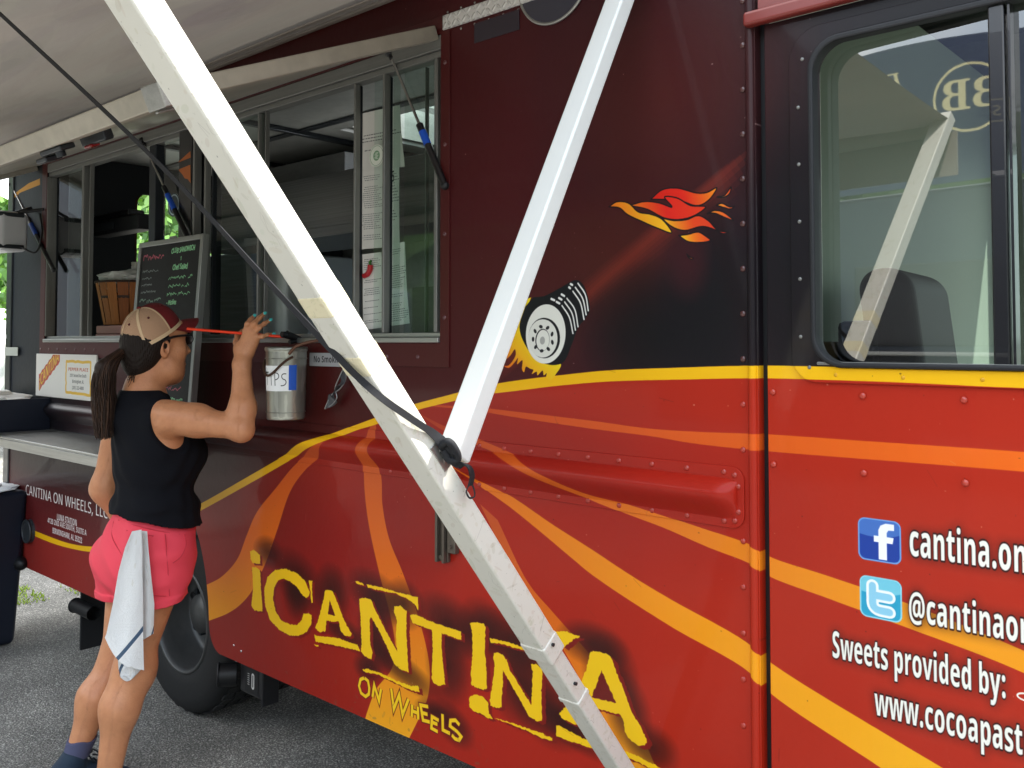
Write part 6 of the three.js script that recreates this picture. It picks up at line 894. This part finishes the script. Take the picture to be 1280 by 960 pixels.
// ---------------------------------------------------------------- beyond the truck and behind the camera
const leafM = [0x4f7d1e, 0x6a9a2c, 0x3d6a1a].map((k) => phys(k, { roughness: 0.6, transmission: 0.35, thickness: 0 })), bark = phys(0x4a3a2c, { roughness: 0.9, map: grime });
function makeTree(label) {
  seed = 77; const t = thing('tree', label, 'tree', [0, 0, 0], 'trees beyond the car park');
  part(t, 'trunk', join([tubeG([V(0, -0.1, 0), V(0.05, 1, 0.02), V(-0.03, 2.2, 0.05), V(0.05, 3.6, 0)], 0.17, 24, 10), ...[...Array(9)].map(() => { const a = rr(0, 6.28), h = rr(1.4, 3.4); return tubeG([V(0, h, 0), V(Math.cos(a) * 0.7, h + 0.5, Math.sin(a) * 0.7), V(Math.cos(a) * rr(1.3, 1.9), h + rr(0.8, 1.5), Math.sin(a) * rr(1.3, 1.9))], 0.05, 12, 6); })]), bark);
  const lists = [[], [], []], quadG = new THREE.PlaneGeometry(0.16, 0.09);
  for (let c = 0; c < 70; c++) { const a = rr(0, 6.28), e = rr(-0.7, 1.4), R = rr(1.2, 2.3), cc = V(Math.cos(a) * R * Math.cos(e), 3.1 + Math.sin(e) * 1.8, Math.sin(a) * R * Math.cos(e)); for (let i = 0; i < 130; i++) { const d = V(rr(-1, 1), rr(-1, 1), rr(-1, 1)).multiplyScalar(0.55); lists[(rnd() * 3) | 0].push([cc.clone().add(d), rr(0, 3), rr(0, 6), rr(0, 3), rr(0.7, 1.3)]); } }
  lists.forEach((l, k) => { const m = new THREE.InstancedMesh(quadG, leafM[k], l.length), q = new THREE.Object3D(); m.name = 'crown'; m.userData.kind = 'stuff'; l.forEach(([p, a, b, c, s], i) => { q.position.copy(p); q.rotation.set(a, b, c); q.scale.setScalar(s); q.updateMatrix(); m.setMatrixAt(i, q.matrix); }); shadows(m); t.add(m); });
  return t;
}
const tree0 = makeTree('bright green tree seen through the rear opening behind the wooden basket');
tree0.position.set(-13.6, -0.3, -4.4);
[[-22, -0.6, -7.6, 1.2, 'green tree at the left edge, beyond the parked white van'], [-30, -0.5, -14, 1.6, 'tall green tree far behind the truck, half hidden by it']].forEach(([x, y, z, s, label], i) => { const t = tree0.clone(); t.name = numbered('tree'); t.userData.label = label; t.position.set(x, y, z); t.scale.setScalar(s); t.rotation.y = i * 1.3; scene.add(t); });
// ring of wood added behind the camera to darken the reflections
{
  seed = 808; const list = [];
  for (let i = 0; i < 120; i++) {
    const a = -0.35 + i / 119 * 3.9, R = 30 + rr(-4, 5), r = rr(2.2, 4.2), x = Math.cos(a) * R, z = 4 + Math.sin(a) * R, y = rr(1.2, 5.2); if (x < -14 && z < 1) continue;
    const g = new THREE.IcosahedronGeometry(1, 4), p = g.attributes.position; for (let k = 0; k < p.count; k++) { const q = V(p.getX(k), p.getY(k), p.getZ(k)), n = 0.7 + 0.5 * vnoise(q.x * 2.4 + i * 3 + 50, q.y * 2.4 + 50, q.z * 2.4 + 50) + 0.35 * vnoise(q.x * 7 + i + 90, q.y * 7 + 90, q.z * 7 + 90); p.setXYZ(k, x + q.x * r * n, y + q.y * r * n * 0.9, z + q.z * r * n); } g.computeVertexNormals(); list.push(g);
  }
  const o = shadows(new THREE.Mesh(join(list), phys(0x2c4218, { roughness: 0.9 }))); o.name = 'added_wood'; o.userData = { label: 'dark green wood added behind the view to darken reflections in the food truck', category: 'wood', kind: 'stuff' }; scene.add(o);
}
tree0.scale.setScalar(0.64);
// white van far off at the left edge
{
  const P0 = V(-19.5, 0, -4.0), v = thing('parked_van', 'white van with an orange stripe parked far off at the left edge', 'van', P0.toArray());
  const wm = phys(0xe9e9e6, { roughness: 0.35, clearcoat: 0.6 }), om = phys(0xe0862a, { roughness: 0.45 });
  const s = new THREE.Shape(); s.moveTo(-2.4, 0.35); s.lineTo(2.5, 0.35); s.lineTo(2.5, 1.1); s.lineTo(2.1, 1.25); s.lineTo(1.5, 2.15); s.lineTo(-2.3, 2.2); s.lineTo(-2.4, 2.0); s.closePath();
  part(v, 'body', extr(s, 1.9, 0.05, -0.95).rotateY(0.5).translate(P0.x, P0.y, P0.z), wm);
  const on = (g) => g.rotateY(0.5).translate(P0.x, P0.y, P0.z);
  part(v, 'stripe', on(join([boxG(-2.38, 2.48, 0.92, 1.02, 0.951, 0.957, 0), boxG(-2.38, 2.0, 1.32, 1.38, 0.951, 0.957, 0)])), om); part(v, 'window', on(boxG(0.9, 1.6, 1.35, 1.95, 0.951, 0.96, 0.02)), M.blackGloss); part(v, 'window', on(boxG(2.0, 2.02, 1.3, 2.0, -0.7, 0.7, 0.01)), M.blackGloss);
  for (const [x, z] of [[-1.5, 0.85], [1.6, 0.85], [-1.5, -0.85], [1.6, -0.85]]) part(v, 'wheel', on(new THREE.CylinderGeometry(0.35, 0.35, 0.22, 28).rotateX(Math.PI / 2).translate(x, 0.35, z)), M.rubber);
}
{ const mk = (x, z, label) => { const b = thing('bollard', label, 'bollard', [x, 0, z]); b.userData.group = 'white posts at the far kerb'; part(b, 'post', join([new THREE.CylinderGeometry(0.09, 0.1, 1.5, 20).translate(x, 0.75, z), new THREE.SphereGeometry(0.09, 16, 8).translate(x, 1.5, z)]), phys(0xe8e8e4, { roughness: 0.5 })); }; mk(-13.2, -2.35, 'nearer white post at the left edge of the car park'); mk(-15.6, -3.4, 'farther white post at the left edge of the car park'); }
struct('far_pavement', boxG(-60, -15, 0.0, 0.12, -40, 40, 0.02), phys(0xb5b2aa, { roughness: 0.9, map: grime }));
// lamp on the truck's tail corner
{ const l = part(truck, 'work_lamp', new RoundedBoxGeometry(0.24, 0.2, 0.16, 3, 0.03).rotateY(0.25).translate(-5.0, 2.105, 0.15), phys(0xd4d6d8, { roughness: 0.4 })); part(l, 'lamp_frame', join([boxG(-4.885, -4.872, 2.175, 2.195, 0.08, 0.22, 0.004), boxG(-4.885, -4.872, 2.015, 2.035, 0.08, 0.22, 0.004), rodG(V(-4.98, 2.2, 0.1), V(-4.98, 2.24, 0.01), 0.012)]), M.darkAlu); part(l, 'bracket', join([rodG(V(-4.9, 2.2, 0.1), V(-4.82, 2.22, 0.01), 0.008), tubeG([V(-4.88, 2.03, 0.1), V(-4.84, 2.0, 0.04), V(-4.83, 2.1, 0.012), V(-4.86, 2.2, 0.012)], 0.005, 24)]), M.black); }
// grass in the cracks
{
  seed = 31; const tuft = []; for (const [cx, cy, n, r] of [[32, 744, 90, 0.14], [97, 738, 40, 0.1], [20, 752, 30, 0.08]]) { const c = at(cx, cy, (1.55 * FOCAL) / (cy - 427)); for (let i = 0; i < n; i++) { const x = c.x + rr(-1, 1) * r * 1.6, z = c.z + rr(-1, 1) * r * 0.5, a = rr(0, 6.28), h = rr(0.012, 0.04); const g = new THREE.ConeGeometry(0.005, h, 3, 2).translate(0, h / 2, 0).rotateX(rr(-0.9, 0.9)).rotateZ(rr(-0.9, 0.9)).rotateY(a).translate(x, 0.002, z); tuft.push(g); } }
  const o = shadows(new THREE.Mesh(join(tuft), phys(0x9ab53a, { roughness: 0.8 }))); o.name = 'grass_tuft'; o.userData = { label: 'small patches of yellow green grass in the asphalt behind the truck tail', category: 'grass', kind: 'stuff' }; scene.add(o);
}
{
  const t = thing('added_box_truck', 'dark navy box truck added beyond the tail to darken the left panes', 'truck', [-13.5, 0, 5]), nm = phys(0x1b2638, { roughness: 0.4, clearcoat: 0.4 });  // unseen truck, added so the left panes mirror something dark
  part(t, 'box', boxG(-14.8, -12.2, 0.9, 4.3, 3.3, 7.6, 0.05), nm); part(t, 'cab', boxG(-14.6, -12.4, 0.6, 2.5, 7.62, 9.2, 0.15), nm); part(t, 'window', boxG(-12.42, -12.39, 1.5, 2.3, 7.9, 9.0, 0.01), M.blackGloss);
  for (const z of [4.2, 8.3]) part(t, 'wheel', new THREE.CylinderGeometry(0.48, 0.48, 2.3, 28).rotateZ(Math.PI / 2).translate(-13.5, 0.48, z), M.rubber);
}
// the trailer with a dark banner across the way, which the cab window mirrors
{
  const t = thing('parked_trailer', 'dark blue food trailer with a lettered banner, mirrored in the cab window', 'trailer', [-2.5, 0, 8.4]);
  part(t, 'body', boxG(-6.4, 1.4, 0.55, 3.2, 8.0, 10.2, 0.06), phys(0x222c3c, { roughness: 0.4, clearcoat: 0.5 }));
  const b = canvasTex(2048, 512, (c, w, h) => { c.fillStyle = '#39445e'; c.fillRect(0, 0, w, h); c.fillStyle = '#d8d0a4'; c.font = 'italic bold 80px serif'; c.fillText('Eat Local, Drink', 1120, 150); c.fillRect(1120, 190, 560, 18); c.font = 'bold 80px serif'; c.fillText('Local', 1280, 290); c.font = 'bold 150px serif'; c.fillText('BB', 790, 262); c.lineWidth = 9; c.strokeStyle = '#d8d0a4'; c.beginPath(); c.arc(895, 220, 118, 0, 7); c.stroke(); c.font = 'italic bold 90px serif'; c.fillText('Cafe', 480, 210); c.lineWidth = 7; c.strokeRect(440, 250, 260, 80); c.font = 'bold 54px sans-serif'; c.fillText('SPIRITS', 460, 310); });
  const ban = new THREE.PlaneGeometry(6.4, 1.5, 40, 1); { const p = ban.attributes.position; for (let i = 0; i < p.count; i++) p.setY(i, p.getY(i) + (p.getY(i) > 0 ? 0.12 * Math.sin(p.getX(i) * 1.1 + 1) : 0.03)); ban.computeVertexNormals(); }
  part(t, 'banner', ban.rotateY(Math.PI).translate(-4.1, 3.95, 7.96), phys(0xffffff, { map: b, roughness: 0.7 }));
  part(t, 'window', boxG(-5, -2, 1.5, 2.4, 7.96, 7.999, 0.02), M.blackGloss); part(t, 'shelf', boxG(-5.1, -1.9, 1.4, 1.44, 7.6, 7.999, 0.01), M.alu); for (const x of [-4.4, -3.6]) part(t, 'wheel', new THREE.CylinderGeometry(0.36, 0.36, 0.2, 28).rotateX(Math.PI / 2).translate(x, 0.36, 8.1), M.rubber);
  for (const [y, z] of [[7.2, 20], [6.6, 20.3]]) solo('power_line', tubeG([V(-30, y, z), V(-10, y - 0.35, z), V(10, y - 0.35, z), V(30, y, z)], 0.02, 40, 5), M.black, y > 7 ? 'upper power line mirrored in the cab window' : 'lower power line mirrored in the cab window', 'power line');
}
renderer.render(scene, camera);
